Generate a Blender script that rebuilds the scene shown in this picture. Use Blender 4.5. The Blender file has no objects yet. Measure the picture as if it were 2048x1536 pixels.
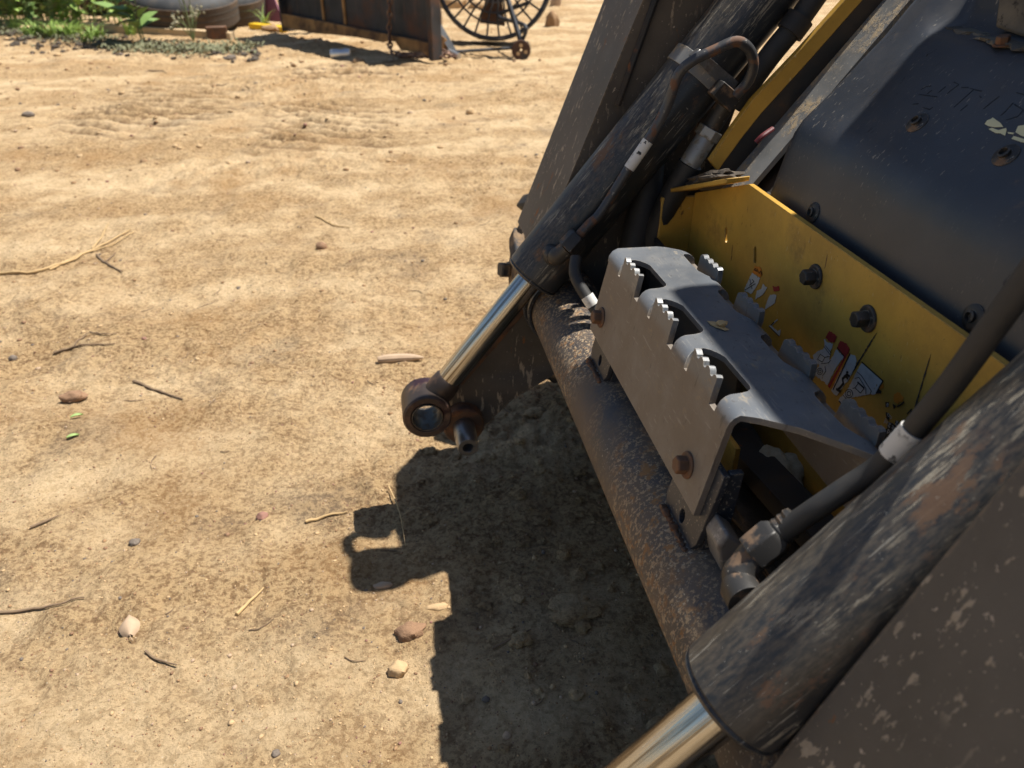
import bpy, bmesh, math, random
import numpy as np
from mathutils import Vector, Matrix, geometry, noise as mnoise

random.seed(7)
scene = bpy.context.scene
C = scene.collection
R = math.radians
PI = math.pi

# ------------------------------------------------------------------ camera
# x runs back into the loader, y runs across its front away from the viewer, z is up
CAM_H, PITCH, YAW, FPX = 1.0, R(31.7), R(9.6), 1538.0
FW = Vector((math.sin(YAW) * math.cos(PITCH), math.cos(YAW) * math.cos(PITCH), -math.sin(PITCH)))
RT = Vector((math.cos(YAW), -math.sin(YAW), 0))
UP = RT.cross(FW)
EYE = Vector((0, 0, CAM_H))
cam = bpy.data.cameras.new("camera")
cam_o = bpy.data.objects.new("camera", cam)
C.objects.link(cam_o)
cam_o.matrix_world = Matrix(((RT.x, UP.x, -FW.x, 0), (RT.y, UP.y, -FW.y, 0), (RT.z, UP.z, -FW.z, CAM_H), (0, 0, 0, 1)))
cam.sensor_width = 36.0
cam.lens = 36.0 * FPX / 2048.0
cam.clip_start = 0.02
cam.clip_end = 400
cam.dof.use_dof = True
cam.dof.focus_distance = 0.98
cam.dof.aperture_fstop = 7.0
scene.camera = cam_o

# ------------------------------------------------------------------ sky, sun, exposure
SUN = Vector((0.468, 0.12, 1.0)).normalized()
world = bpy.data.worlds.new("World")
scene.world = world
world.use_nodes = True
wn = world.node_tree
wn.nodes.clear()
sky = wn.nodes.new("ShaderNodeTexSky")
sky.sky_type = 'NISHITA'
sky.sun_disc = False
sky.sun_elevation = math.asin(SUN.z)
sky.sun_rotation = math.atan2(SUN.x, SUN.y)
sky.air_density = 1.0
sky.dust_density = 0.7
bgn = wn.nodes.new("ShaderNodeBackground")
bgn.inputs[1].default_value = 0.063
wo = wn.nodes.new("ShaderNodeOutputWorld")
wn.links.new(sky.outputs[0], bgn.inputs[0])
wn.links.new(bgn.outputs[0], wo.inputs[0])
sun = bpy.data.lights.new("sun", 'SUN')
sun.energy = 5.0
sun.angle = R(0.53)
sun.color = (1.0, 0.96, 0.89)
sun_o = bpy.data.objects.new("sun", sun)
C.objects.link(sun_o)
sun_o.rotation_euler = SUN.to_track_quat('Z', 'Y').to_euler()
sun_o.location = (6, 2, 10)
scene.view_settings.view_transform = 'Standard'
scene.view_settings.look = 'None'
scene.view_settings.exposure = 0.64
scene.view_settings.gamma = 1.0
scene.view_settings.use_curve_mapping = False

# ------------------------------------------------------------------ survey: photo measurements to points on known planes
def ray(px, py):
    return FW + RT * ((px - 1024) / FPX) + UP * ((768 - py) / FPX)
def on_axis(px, py, ax, v):
    r = ray(px, py)
    return EYE + r * ((v - EYE[ax]) / r[ax])
def onx(px, py, v): return on_axis(px, py, 0, v)
def ony(px, py, v): return on_axis(px, py, 1, v)
def onz(px, py, v): return on_axis(px, py, 2, v)
def onpl(px, py, p0, n):
    r = ray(px, py)
    return EYE + r * ((Vector(p0) - EYE).dot(n) / r.dot(n))

# ------------------------------------------------------------------ object helpers
WM = {}
def tag(o, label=None, cat=None, group=None, kind=None):
    if label: o["label"] = label
    if cat: o["category"] = cat
    if group: o["group"] = group
    if kind: o["kind"] = kind
    return o
def link(o, parent=None, M=None):
    C.objects.link(o)
    M = M or Matrix()
    if parent is not None:
        o.parent = parent
        o.matrix_parent_inverse = WM[parent.name].inverted()
    o.matrix_basis = M
    WM[o.name] = M
    return o
def empty(name, loc, label=None, cat=None, group=None):
    o = bpy.data.objects.new(name, None)
    link(o, None, Matrix.Translation(Vector(loc)))
    return tag(o, label, cat, group)
def mk(name, vf, mat, parent=None, M=None, smooth=35, bevel=0, seg=2):
    v, f = vf
    me = bpy.data.meshes.new(name)
    me.from_pydata([tuple(p) for p in v], [], [tuple(q) for q in f])
    me.validate(verbose=False)
    bm = bmesh.new(); bm.from_mesh(me)
    bmesh.ops.recalc_face_normals(bm, faces=bm.faces)
    bm.to_mesh(me); bm.free()
    if smooth:
        me.polygons.foreach_set("use_smooth", [True] * len(me.polygons))
        me.set_sharp_from_angle(angle=R(smooth))
    for m in (mat if isinstance(mat, (list, tuple)) else [mat]):
        me.materials.append(m)
    o = bpy.data.objects.new(name, me)
    link(o, parent, M)
    if bevel:
        b = o.modifiers.new("bevel", 'BEVEL')
        b.width = bevel; b.segments = seg; b.limit_method = 'ANGLE'; b.angle_limit = R(40)
    return o
def share(src, name, parent=None, M=None):
    o = bpy.data.objects.new(name, src.data)
    for m in src.modifiers:
        if m.type == 'BEVEL':
            b = o.modifiers.new("bevel", 'BEVEL'); b.width = m.width; b.segments = m.segments
            b.limit_method = 'ANGLE'; b.angle_limit = m.angle_limit
    return link(o, parent, M)
def join(*parts):
    V, F = [], []
    for v, f in parts:
        k = len(V)
        V += [Vector(p) for p in v]
        F += [tuple(i + k for i in q) for q in f]
    return V, F
def xf(vf, M): return [M @ Vector(p) for p in vf[0]], vf[1]
def frame(origin, zdir, hint=(0, 0, 1)):
    z = Vector(zdir).normalized(); h = Vector(hint)
    if abs(z.dot(h)) > .98: h = Vector((1, 0, 0))
    x = h.cross(z).normalized(); y = z.cross(x)
    return Matrix(((x.x, y.x, z.x, origin[0]), (x.y, y.y, z.y, origin[1]), (x.z, y.z, z.z, origin[2]), (0, 0, 0, 1)))
def box(a, b):
    (x0, y0, z0), (x1, y1, z1) = a, b
    return ([(x0, y0, z0), (x1, y0, z0), (x1, y1, z0), (x0, y1, z0), (x0, y0, z1), (x1, y0, z1), (x1, y1, z1), (x0, y1, z1)],
            [(0, 3, 2, 1), (4, 5, 6, 7), (0, 1, 5, 4), (1, 2, 6, 5), (2, 3, 7, 6), (3, 0, 4, 7)])
def lathe(prof, n=40):
    V, F = [], []
    for r, z in prof:
        for i in range(n):
            a = 2 * PI * i / n
            V.append((r * math.cos(a), r * math.sin(a), z))
    for k in range(len(prof) - 1):
        for i in range(n):
            j = (i + 1) % n
            F.append((k * n + i, k * n + j, (k + 1) * n + j, (k + 1) * n + i))
    if prof[0][0] > 1e-6: F.append(tuple(range(n))[::-1])
    if prof[-1][0] > 1e-6: F.append(tuple((len(prof) - 1) * n + i for i in range(n)))
    return V, F
def ring(r0, r1, z0, z1, n=40, ch=.002):
    prof = [(r0, z0 + ch), (r0 + ch, z0), (r1 - ch, z0), (r1, z0 + ch), (r1, z1 - ch), (r1 - ch, z1), (r0 + ch, z1), (r0, z1 - ch)]
    V, F = [], []
    for r, z in prof:
        for i in range(n):
            a = 2 * PI * i / n
            V.append((r * math.cos(a), r * math.sin(a), z))
    m = len(prof)
    for k in range(m):
        l = (k + 1) % m
        for i in range(n):
            j = (i + 1) % n
            F.append((k * n + i, k * n + j, l * n + j, l * n + i))
    return V, F
def smooth_path(pts, n=6):
    pts = [Vector(p) for p in pts]; out = []
    P = [pts[0] * 2 - pts[1]] + pts + [pts[-1] * 2 - pts[-2]]
    for i in range(1, len(P) - 2):
        a, b, c, d = P[i - 1:i + 3]
        for k in range(n):
            t = k / n
            out.append(.5 * ((2 * b) + (c - a) * t + (2 * a - 5 * b + 4 * c - d) * t * t + (3 * b - a - 3 * c + d) * t ** 3))
    out.append(pts[-1])
    return out
def sweep(path, r, n=14, caps=True):
    path = [Vector(p) for p in path]
    rs = r if isinstance(r, (list, tuple)) else [r] * len(path)
    V, F = [], []
    t0 = (path[1] - path[0]).normalized()
    u = t0.orthogonal().normalized()
    for i, p in enumerate(path):
        t = (path[min(i + 1, len(path) - 1)] - path[max(i - 1, 0)]).normalized()
        u = (u - t * u.dot(t)).normalized()
        w = t.cross(u)
        for k in range(n):
            a = 2 * PI * k / n
            V.append(p + (u * math.cos(a) + w * math.sin(a)) * rs[i])
    for i in range(len(path) - 1):
        for k in range(n):
            l = (k + 1) % n
            F.append((i * n + k, i * n + l, (i + 1) * n + l, (i + 1) * n + k))
    if caps:
        F.append(tuple(range(n))[::-1]); F.append(tuple((len(path) - 1) * n + k for k in range(n)))
    return V, F
def prism(pts, d):
    n = len(pts); d = Vector(d); pts = [Vector(p) for p in pts]
    tri = geometry.tessellate_polygon([pts])
    V = pts + [p + d for p in pts]
    F = [tuple(t) for t in tri] + [tuple(i + n for i in t)[::-1] for t in tri]
    F += [(i, (i + 1) % n, (i + 1) % n + n, i + n) for i in range(n)]
    return V, F
def inside(p, loop):
    x, y = p; c = False; n = len(loop)
    for i in range(n):
        x0, y0 = loop[i]; x1, y1 = loop[(i + 1) % n]
        if (y0 > y) != (y1 > y) and x < (x1 - x0) * (y - y0) / (y1 - y0) + x0: c = not c
    return c
def dens(loop, step):
    out = []
    n = len(loop)
    for i in range(n):
        a, b = Vector(loop[i]), Vector(loop[(i + 1) % n])
        k = max(1, int((b - a).length / step))
        for j in range(k): out.append(tuple(a.lerp(b, j / k)))
    return out
def sheet(loops, fold, thick, step=None, inner=()):
    """loops in flat (a,b); fold(a,b) -> (point, outward normal); a solid plate"""
    if step: loops = [dens(l, step) for l in loops]
    pts, edges = [], []
    for l in loops:
        k = len(pts); pts += [Vector(p) for p in l]
        edges += [(k + i, k + (i + 1) % len(l)) for i in range(len(l))]
    nl = len(pts)
    for p in inner:
        if inside(p, loops[0]) and not any(inside(p, h) for h in loops[1:]): pts.append(Vector(p))
    vo, eo, fo, _, _, _ = geometry.delaunay_2d_cdt(pts, edges, [], 0, 1e-7)
    T = []
    for f in fo:
        c = sum((vo[i] for i in f), Vector((0, 0))) / len(f)
        if inside(c, loops[0]) and not any(inside(c, h) for h in loops[1:]): T.append(tuple(f))
    n = len(vo); V = []
    for sgn in (0, 1):
        for p in vo:
            q, nn = fold(p[0], p[1]); V.append(q - nn * (thick * sgn))
    F = list(T) + [tuple(i + n for i in t)[::-1] for t in T]
    cnt = {}
    for t in T:
        for i in range(3):
            e = (t[i], t[(i + 1) % 3]); k = tuple(sorted(e)); cnt.setdefault(k, []).append(e)
    for k, es in cnt.items():
        if len(es) == 1:
            a, b = es[0]; F.append((b, a, a + n, b + n))
    return V, F
def hexbolt(r=.011, h=.009, fl=.016, ft=.003):
    p = []
    V, F = lathe([(fl, 0), (fl, ft * .5), (fl * .92, ft), (r * .95, ft)], 24)
    hx = [(r * math.cos(PI / 3 * i), r * math.sin(PI / 3 * i)) for i in range(6)]
    H = [Vector((x, y, ft * .5)) for x, y in hx] + [Vector((x, y, ft + h * .85)) for x, y in hx] + [Vector((x * .86, y * .86, ft + h)) for x, y in hx]
    HF = [(i, (i + 1) % 6, (i + 1) % 6 + 6, i + 6) for i in range(6)] + [(i + 6, (i + 1) % 6 + 6, (i + 1) % 6 + 12, i + 12) for i in range(6)] + [tuple(range(12, 18))]
    return join((V, F), (H, HF))
def blob(r, sc=(1, 1, 1), seed=0, rough=.25, sub=2, freq=1.6, flat=None):
    bm = bmesh.new()
    bmesh.ops.create_icosphere(bm, subdivisions=sub, radius=1)
    off = Vector((seed * 7.31, seed * 3.17, seed * 1.7))
    V = []
    for v in bm.verts:
        k = 1 + rough * mnoise.noise(v.co * freq + off) + rough * .45 * mnoise.noise(v.co * freq * 2.7 + off)
        p = v.co * k
        if flat is not None and p.z < flat: p.z = flat
        V.append(Vector((p.x * r * sc[0], p.y * r * sc[1], p.z * r * sc[2])))
    F = [tuple(v.index for v in f.verts) for f in bm.faces]
    bm.free()
    return V, F

# ------------------------------------------------------------------ materials
def srgb(r, g, b): return tuple(((c / 255) / 12.92 if c / 255 < .04045 else ((c / 255 + .055) / 1.055) ** 2.4) for c in (r, g, b)) + (1,)
class NT:
    def __init__(s, name):
        s.m = bpy.data.materials.new(name); s.m.use_nodes = True
        s.t = s.m.node_tree; s.t.nodes.clear()
        s.out = s.n("ShaderNodeOutputMaterial"); s.b = s.n("ShaderNodeBsdfPrincipled")
        s.l(s.b.outputs[0], s.out.inputs[0])
        s.tc = s.n("ShaderNodeTexCoord")
    def n(s, k): return s.t.nodes.new(k)
    def l(s, a, b): s.t.links.new(a, b)
    def put(s, sock, v):
        if hasattr(v, 'links') or isinstance(v, bpy.types.NodeSocket): s.l(v, sock)
        elif isinstance(v, (tuple, list)) and len(v) == 3 and sock.type == 'RGBA': sock.default_value = tuple(v) + (1,)
        else: sock.default_value = v
    def map(s, scale=(1, 1, 1), rot=(0, 0, 0), loc=(0, 0, 0), coord='Object'):
        m = s.n("ShaderNodeMapping"); s.l(s.tc.outputs[coord], m.inputs[0])
        m.inputs['Scale'].default_value = scale; m.inputs['Rotation'].default_value = rot; m.inputs['Location'].default_value = loc
        return m.outputs[0]
    def noise(s, scale, detail=4, rough=.55, vec=None, dist=0):
        q = s.n("ShaderNodeTexNoise"); q.inputs['Scale'].default_value = scale; q.inputs['Detail'].default_value = detail
        q.inputs['Roughness'].default_value = rough; q.inputs['Distortion'].default_value = dist
        s.l(vec if vec is not None else s.tc.outputs['Object'], q.inputs['Vector'])
        return q.outputs['Fac']
    def voro(s, scale, vec=None, feat='F1'):
        q = s.n("ShaderNodeTexVoronoi"); q.inputs['Scale'].default_value = scale; q.feature = feat
        s.l(vec if vec is not None else s.tc.outputs['Object'], q.inputs['Vector'])
        return q.outputs['Distance']
    def step(s, v, lo, hi, a=0., b=1.):
        q = s.n("ShaderNodeMapRange"); q.interpolation_type = 'SMOOTHSTEP'
        s.l(v, q.inputs[0]); q.inputs[1].default_value = lo; q.inputs[2].default_value = hi
        q.inputs[3].default_value = a; q.inputs[4].default_value = b
        return q.outputs[0]
    def math(s, op, a, b=0.):
        q = s.n("ShaderNodeMath"); q.operation = op; s.put(q.inputs[0], a); s.put(q.inputs[1], b); return q.outputs[0]
    def mix(s, f, a, b):
        q = s.n("ShaderNodeMix"); q.data_type = 'RGBA'; s.put(q.inputs[0], f); s.put(q.inputs[6], a); s.put(q.inputs[7], b); return q.outputs[2]
    def mixf(s, f, a, b):
        q = s.n("ShaderNodeMix"); q.data_type = 'FLOAT'; s.put(q.inputs[0], f); s.put(q.inputs[2], a); s.put(q.inputs[3], b); return q.outputs[0]
    def bump(s, h, strength, dist, prev=None):
        q = s.n("ShaderNodeBump"); q.inputs['Strength'].default_value = strength; q.inputs['Distance'].default_value = dist
        s.l(h, q.inputs['Height'])
        if prev is not None: s.l(prev, q.inputs['Normal'])
        return q.outputs[0]
    def done(s, col, rough, metal=0., normal=None, spec=None):
        s.put(s.b.inputs['Base Color'], col); s.put(s.b.inputs['Roughness'], rough); s.put(s.b.inputs['Metallic'], metal)
        if normal is not None: s.l(normal, s.b.inputs['Normal'])
        if spec is not None: s.b.inputs['Specular IOR Level'].default_value = spec
        return s.m
def worn(name, base, rough=.5, metal=0., layers=(), var=.25, varscale=9, grain=.0004, gscale=400, spec=None, edge=None):
    """painted or bare metal; each layer: colour, scale, lo, hi and optional stretch, rot, mask=(scale,lo,hi), amt, rough, metal, h"""
    q = NT(name)
    v = q.noise(varscale, 5)
    base = tuple(base[:3])
    col = q.mix(q.step(v, .3, .7), tuple(c * (1 - var) for c in base) + (1,), tuple(min(1, c * (1 + var)) for c in base) + (1,))
    rg, mt = rough, metal
    nrm = q.bump(q.noise(gscale, 3), .25, grain)
    for L in layers:
        vec = q.map(L.get('stretch', (1, 1, 1)), L.get('rot', (0, 0, 0)), L.get('loc', (0, 0, 0)))
        f = q.step(q.noise(L['scale'], L.get('detail', 5), L.get('nr', .6), vec, L.get('dist', 0)), L['lo'], L['hi'])
        if 'mask' in L:
            ms = L['mask']
            f = q.math('MULTIPLY', f, q.step(q.noise(ms[0], 3, .5, q.map(loc=(3.1, 1.7, 5.3))), ms[1], ms[2]))
        if 'side' in L:
            ax, lo_, hi_ = L['side']
            sp = q.n("ShaderNodeSeparateXYZ"); q.l(q.tc.outputs['Object'], sp.inputs[0])
            wob = q.math('ADD', sp.outputs[ax], q.math('MULTIPLY', q.math('SUBTRACT', q.noise(14, 4), .5), abs(hi_ - lo_) * .9))
            f = q.math('MULTIPLY', f, q.step(wob, lo_, hi_))
        f = q.math('MULTIPLY', f, L.get('amt', 1.))
        c2 = L.get('col2')
        cc = L['col']
        if c2: cc = q.mix(q.noise(L['scale'] * 3.1, 4), L['col'], c2)
        col = q.mix(f, col, cc)
        rg = q.mixf(f, rg, L.get('rough', .85)); mt = q.mixf(f, mt, L.get('metal', 0.))
        if L.get('h'): nrm = q.bump(f, .6, L['h'], nrm)
    if edge:
        ecol, rad, amt = edge
        bv = q.n("ShaderNodeBevel"); bv.samples = 4; bv.inputs[0].default_value = rad
        ge = q.n("ShaderNodeNewGeometry")
        dt = q.n("ShaderNodeVectorMath"); dt.operation = 'DOT_PRODUCT'
        q.l(bv.outputs[0], dt.inputs[0]); q.l(ge.outputs['Normal'], dt.inputs[1])
        em = q.math('MULTIPLY', q.step(dt.outputs['Value'], .985, .90), q.step(q.noise(110, 6, .7), .42, .60))
        em = q.math('MULTIPLY', em, amt)
        col = q.mix(em, col, ecol); rg = q.mixf(em, rg, .5)
    return q.done(col, rg, mt, nrm, spec)
def plain(name, col, rough=.6, metal=0., var=.2, scale=30, h=.0006):
    q = NT(name)
    c = tuple(col[:3])
    cc = q.mix(q.noise(scale, 5), tuple(x * (1 - var) for x in c) + (1,), tuple(min(1, x * (1 + var)) for x in c) + (1,))
    return q.done(cc, rough, metal, q.bump(q.noise(scale * 6, 4), .5, h))

TAN = (.42, .31, .18, 1); RUST = (.17, .07, .03, 1); RUST2 = (.30, .14, .055, 1); BARE = (.42, .40, .36, 1); DIRT = (.10, .075, .05, 1)
BLK = (.021, .024, .028)
M = {}
M['barrel'] = worn('barrel_paint', BLK, .33, 0, [
    dict(col=(.055, .051, .045, 1), scale=8, lo=.25, hi=.95, amt=.5, stretch=(1, 1, .5), rough=.6, detail=8, nr=.7),
    dict(col=(.23, .19, .135, 1), col2=(.13, .10, .07, 1), scale=300, lo=.30, hi=.80, stretch=(1, 1, .30), side=(0, -.005, -.040), rough=.8, amt=.55),
    dict(col=(.42, .39, .31, 1), col2=(.28, .23, .16, 1), scale=115, lo=.525, hi=.575, stretch=(1.2, 1.2, .13), mask=(7, .52, .62), side=(0, .026, -.008), rough=.7, amt=.85, detail=12, nr=.8),
    dict(col=(.12, .065, .04, 1), col2=(.18, .11, .065, 1), scale=30, lo=.53, hi=.59, mask=(8, .56, .62), side=(0, .03, -.01), rough=.9, detail=10, nr=.76, stretch=(1, 1, .45), amt=.85),
    dict(col=(.34, .32, .27, 1), scale=150, lo=.62, hi=.66, stretch=(2.2, 2.2, .10), mask=(9, .40, .54), rough=.65, amt=.8),
    dict(col=(.34, .32, .27, 1), scale=170, lo=.66, hi=.70, stretch=(.5, 2.4, 1.4), rot=(R(40), R(20), 0), mask=(8, .42, .58), rough=.65, amt=.7)], var=.3)
M['tube'] = worn('tube_paint', (.034, .038, .047), .42, 0, [
    dict(col=(.15, .105, .066, 1), scale=9, lo=.30, hi=.66, amt=.85, side=(0, .045, -.025), detail=9, nr=.72),
    dict(col=(.48, .37, .235, 1), col2=(.30, .19, .10, 1), scale=210, lo=.52, hi=.57, stretch=(1, .6, 1), mask=(5, .38, .54), side=(0, .035, -.02), rough=.9, h=.0003, detail=6, nr=.7, amt=.9),
    dict(col=(.40, .36, .28, 1), scale=280, lo=.60, hi=.66, mask=(7, .40, .60), rough=.85, amt=.8),
    dict(col=(.24, .125, .055, 1), col2=(.33, .17, .06, 1), scale=60, lo=.53, hi=.62, mask=(5, .40, .58), side=(0, .045, -.03), rough=.95, h=.0003, detail=8, nr=.7)], var=.3)
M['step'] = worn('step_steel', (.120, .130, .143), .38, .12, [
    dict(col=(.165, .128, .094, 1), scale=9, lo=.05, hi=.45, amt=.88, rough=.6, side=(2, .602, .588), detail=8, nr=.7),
    dict(col=(.22, .21, .19, 1), scale=12, lo=.40, hi=.80, amt=.7, rough=.5, detail=8, nr=.7),
    dict(col=(.34, .27, .17, 1), col2=(.22, .18, .125, 1), scale=80, lo=.54, hi=.66, stretch=(1.2, .45, 1), rot=(0, 0, R(25)), mask=(11, .50, .64), rough=.9, amt=.75, detail=8, nr=.7),
    dict(col=(.055, .048, .042, 1), scale=110, lo=.62, hi=.70, stretch=(1.5, 1, .22), rough=.6, amt=.55),
    dict(col=(.27, .25, .22, 1), scale=150, lo=.62, hi=.67, stretch=(2.5, .22, 1), rot=(0, 0, R(-30)), rough=.5, amt=.5),
    dict(col=(.40, .37, .32, 1), scale=420, lo=.68, hi=.72, rough=.5, amt=.7)], var=.18, edge=((.33, .29, .24, 1), .0022, .8))
M['arm'] = worn('arm_paint', (.078, .068, .057), .55, 0, [
    dict(col=(.15, .125, .098, 1), scale=5, lo=.30, hi=.8, amt=.7, detail=9, nr=.72),
    dict(col=(.40, .34, .26, 1), col2=(.27, .21, .14, 1), scale=60, lo=.595, hi=.64, stretch=(1.6, 1.5, .36), rot=(0, R(-22), 0), mask=(6, .36, .50), rough=.8, h=.0003),
    dict(col=(.42, .35, .27, 1), scale=170, lo=.645, hi=.69, mask=(9, .38, .5), rough=.8),
    dict(col=RUST2, col2=RUST, scale=26, lo=.63, hi=.68, stretch=(1.6, 1.4, .6), mask=(5, .46, .6), rough=.9)], var=.25, edge=((.34, .25, .16, 1), .006, .8))
M['yellow'] = worn('yellow_paint', (.60, .35, .055), .45, 0, [
    dict(col=(.27, .15, .03, 1), scale=5, lo=.30, hi=.80, amt=.75, rough=.6, detail=8, nr=.7),
    dict(col=(.12, .075, .035, 1), scale=9, lo=.52, hi=.74, amt=.6, rough=.8, detail=9, nr=.72),
    dict(col=(.62, .50, .27, 1), scale=170, lo=.64, hi=.69, stretch=(1, 1.8, .4), rot=(R(30), 0, 0), mask=(10, .42, .6), rough=.7, amt=.8),
    dict(col=(.62, .52, .32, 1), scale=120, lo=.67, hi=.70, stretch=(1, .4, 2.0), rot=(R(-20), 0, 0), mask=(8, .45, .6), rough=.7, amt=.7),
    dict(col=(.05, .032, .02, 1), col2=RUST, scale=60, lo=.65, hi=.69, stretch=(1, 1.8, .3), rot=(R(24), 0, 0), mask=(8, .47, .6), rough=.9, h=.0002),
    dict(col=(.06, .045, .03, 1), scale=240, lo=.67, hi=.72, rough=.9, amt=.8)], var=.12, edge=((.10, .06, .035, 1), .003, .85))
M['hood'] = worn('hood_plastic', (.038, .044, .055), .34, 0, [
    dict(col=(.075, .067, .06, 1), scale=6, lo=.36, hi=.80, amt=.7, rough=.55, detail=9, nr=.72),
    dict(col=(.17, .11, .07, 1), col2=(.24, .19, .13, 1), scale=38, lo=.58, hi=.72, mask=(7, .48, .62), rough=.8, amt=.7, detail=9, nr=.75),
    dict(col=(.30, .27, .22, 1), scale=110, lo=.63, hi=.68, stretch=(.5, 2.6, .9), rot=(R(35), 0, 0), mask=(6, .42, .6), rough=.7, amt=.75),
    dict(col=(.22, .2, .17, 1), scale=260, lo=.69, hi=.73, mask=(7, .48, .62), rough=.7, amt=.6),
    dict(col=(.014, .012, .012, 1), scale=26, lo=.60, hi=.66, stretch=(1, 1.6, .6), rot=(R(25), 0, 0), mask=(5, .5, .62), rough=.8, detail=8, nr=.7)], var=.2, grain=.0006, gscale=900)
M['plate'] = worn('black_plate', (.17, .17, .165), .55, 0, [
    dict(col=(.46, .36, .22, 1), col2=(.28, .2, .12, 1), scale=55, lo=.44, hi=.58, mask=(14, .38, .58), detail=9, nr=.75, rough=.95, h=.0006),
    dict(col=(.34, .3, .24, 1), scale=200, lo=.62, hi=.66, stretch=(1.6, 1, .4), rough=.8)], var=.3)
M['dark'] = worn('dark_steel', (.018, .018, .019), .62, 0, [
    dict(col=(.06, .045, .032, 1), scale=12, lo=.42, hi=.66, amt=.8, rough=.9),
    dict(col=RUST, scale=30, lo=.58, hi=.66, mask=(8, .45, .6), rough=.95)], var=.3)
M['rust'] = worn('rusty_steel', (.15, .085, .05), .68, .25, [
    dict(col=(.27, .12, .05, 1), col2=(.12, .05, .025, 1), scale=40, lo=.45, hi=.62, rough=.9, h=.0003),
    dict(col=(.05, .035, .03, 1), scale=18, lo=.52, hi=.66, amt=.8)], var=.3)
M['eye'] = worn('eye_steel', (.075, .055, .045), .44, .5, [
    dict(col=(.19, .105, .06, 1), col2=(.11, .06, .035, 1), scale=24, lo=.47, hi=.66, rough=.75, h=.0002),
    dict(col=(.03, .012, .014, 1), scale=16, lo=.52, hi=.62, rough=.35)], var=.3)
M['steel'] = worn('bare_steel', (.30, .29, .28), .38, .9, [
    dict(col=(.08, .06, .05, 1), scale=30, lo=.52, hi=.66, rough=.7, amt=.8)], var=.2)
M['bush'] = worn('bore_steel', (.07, .065, .055), .42, .5, [dict(col=(.12, .085, .05, 1), scale=40, lo=.45, hi=.6, rough=.7)], var=.2)
M['cast'] = worn('scuffed_casting', (.20, .195, .19), .5, .2, [dict(col=(.09, .07, .055, 1), scale=25, lo=.5, hi=.66, rough=.8), dict(col=(.36, .34, .31, 1), scale=130, lo=.56, hi=.64, stretch=(.3, 1, 1.6), rough=.5, amt=.7)], var=.2)
M['zinc'] = worn('zinc_ferrule', (.42, .40, .36), .5, .6, [dict(col=(.2, .17, .12, 1), scale=60, lo=.5, hi=.66, rough=.8)], var=.15)
M['nut'] = worn('black_fitting', (.048, .045, .042), .48, .35, [
    dict(col=(.16, .10, .06, 1), scale=45, lo=.52, hi=.64, rough=.85), dict(col=(.3, .28, .24, 1), scale=160, lo=.66, hi=.7, rough=.6)], var=.25, edge=((.30, .27, .23, 1), .0015, .7))
M['pipe'] = worn('pipe_paint', (.06, .06, .063), .36, .2, [
    dict(col=(.17, .085, .045, 1), col2=(.1, .05, .03, 1), scale=28, lo=.53, hi=.62, rough=.8),
    dict(col=(.2, .19, .17, 1), scale=150, lo=.64, hi=.69, rough=.6)], var=.2)
M['hose'] = worn('rubber_hose', (.022, .022, .022), .6, 0, [
    dict(col=(.055, .049, .042, 1), scale=20, lo=.42, hi=.7, amt=.6, rough=.85)], var=.2, gscale=700, grain=.0005)
M['tag'] = worn('white_tag', (.62, .61, .57), .6, 0, [dict(col=(.03, .03, .03, 1), scale=90, lo=.56, hi=.60, mask=(30, .45, .6)), dict(col=(.35, .3, .24, 1), scale=40, lo=.55, hi=.7, amt=.6)], var=.1)
q = NT('chrome')
M['chrome'] = q.done(q.mix(q.step(q.noise(5, 5, .6, q.map((30, 30, .6))), .46, .66), (.50, .50, .49, 1), (.13, .105, .08, 1)), q.step(q.noise(9, 4, .6, q.map((30, 30, 1))),   .4, .75, .13, .30), 1.0, q.bump(q.noise(6, 3, .6, q.map((90, 90, .35))), .45, .0009))
M['white'] = worn('sticker_white', (.52, .54, .52), .55, 0, [dict(col=(.35, .24, .05, 1), scale=200, lo=.66, hi=.69, stretch=(1, 1, .6)), dict(col=(.3, .28, .22, 1), scale=40, lo=.5, hi=.75, amt=.4)], var=.08)
M['red'] = plain('sticker_red', (.36, .025, .022), .55, var=.35, scale=160)
M['orange'] = plain('sticker_orange', (.60, .20, .015), .55, var=.3, scale=140)
M['ink'] = plain('sticker_black', (.012, .012, .013), .5, var=.2, scale=200)
M['print'] = plain('white_print', (.55, .56, .54), .6, var=.15, scale=300)
M['cream'] = plain('sticker_cream', (.60, .58, .36), .6, var=.12, scale=90)
M['foam'] = worn('old_foam', (.075, .068, .058), .95, 0, [dict(col=(.17, .15, .115, 1), scale=14, lo=.42, hi=.7, amt=.8), dict(col=(.028, .025, .022, 1), scale=70, lo=.56, hi=.66)], var=.3, gscale=160, grain=.004)
M['tyre'] = worn('tyre_rubber', (.022, .022, .024), .72, 0, [dict(col=(.30, .20, .11, 1), col2=(.2, .13, .07, 1), scale=13, lo=.44, hi=.60, rough=.95, h=.001)], var=.25)
M['soil'] = plain('packed_dirt', (.085, .066, .048), .95, var=.5, scale=45, h=.004)
M['rock'] = plain('pale_rock', (.40, .37, .27), .9, var=.55, scale=70, h=.004)
M['red_paint'] = plain('dark_red_paint', (.10, .012, .016), .5, var=.3)

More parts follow.
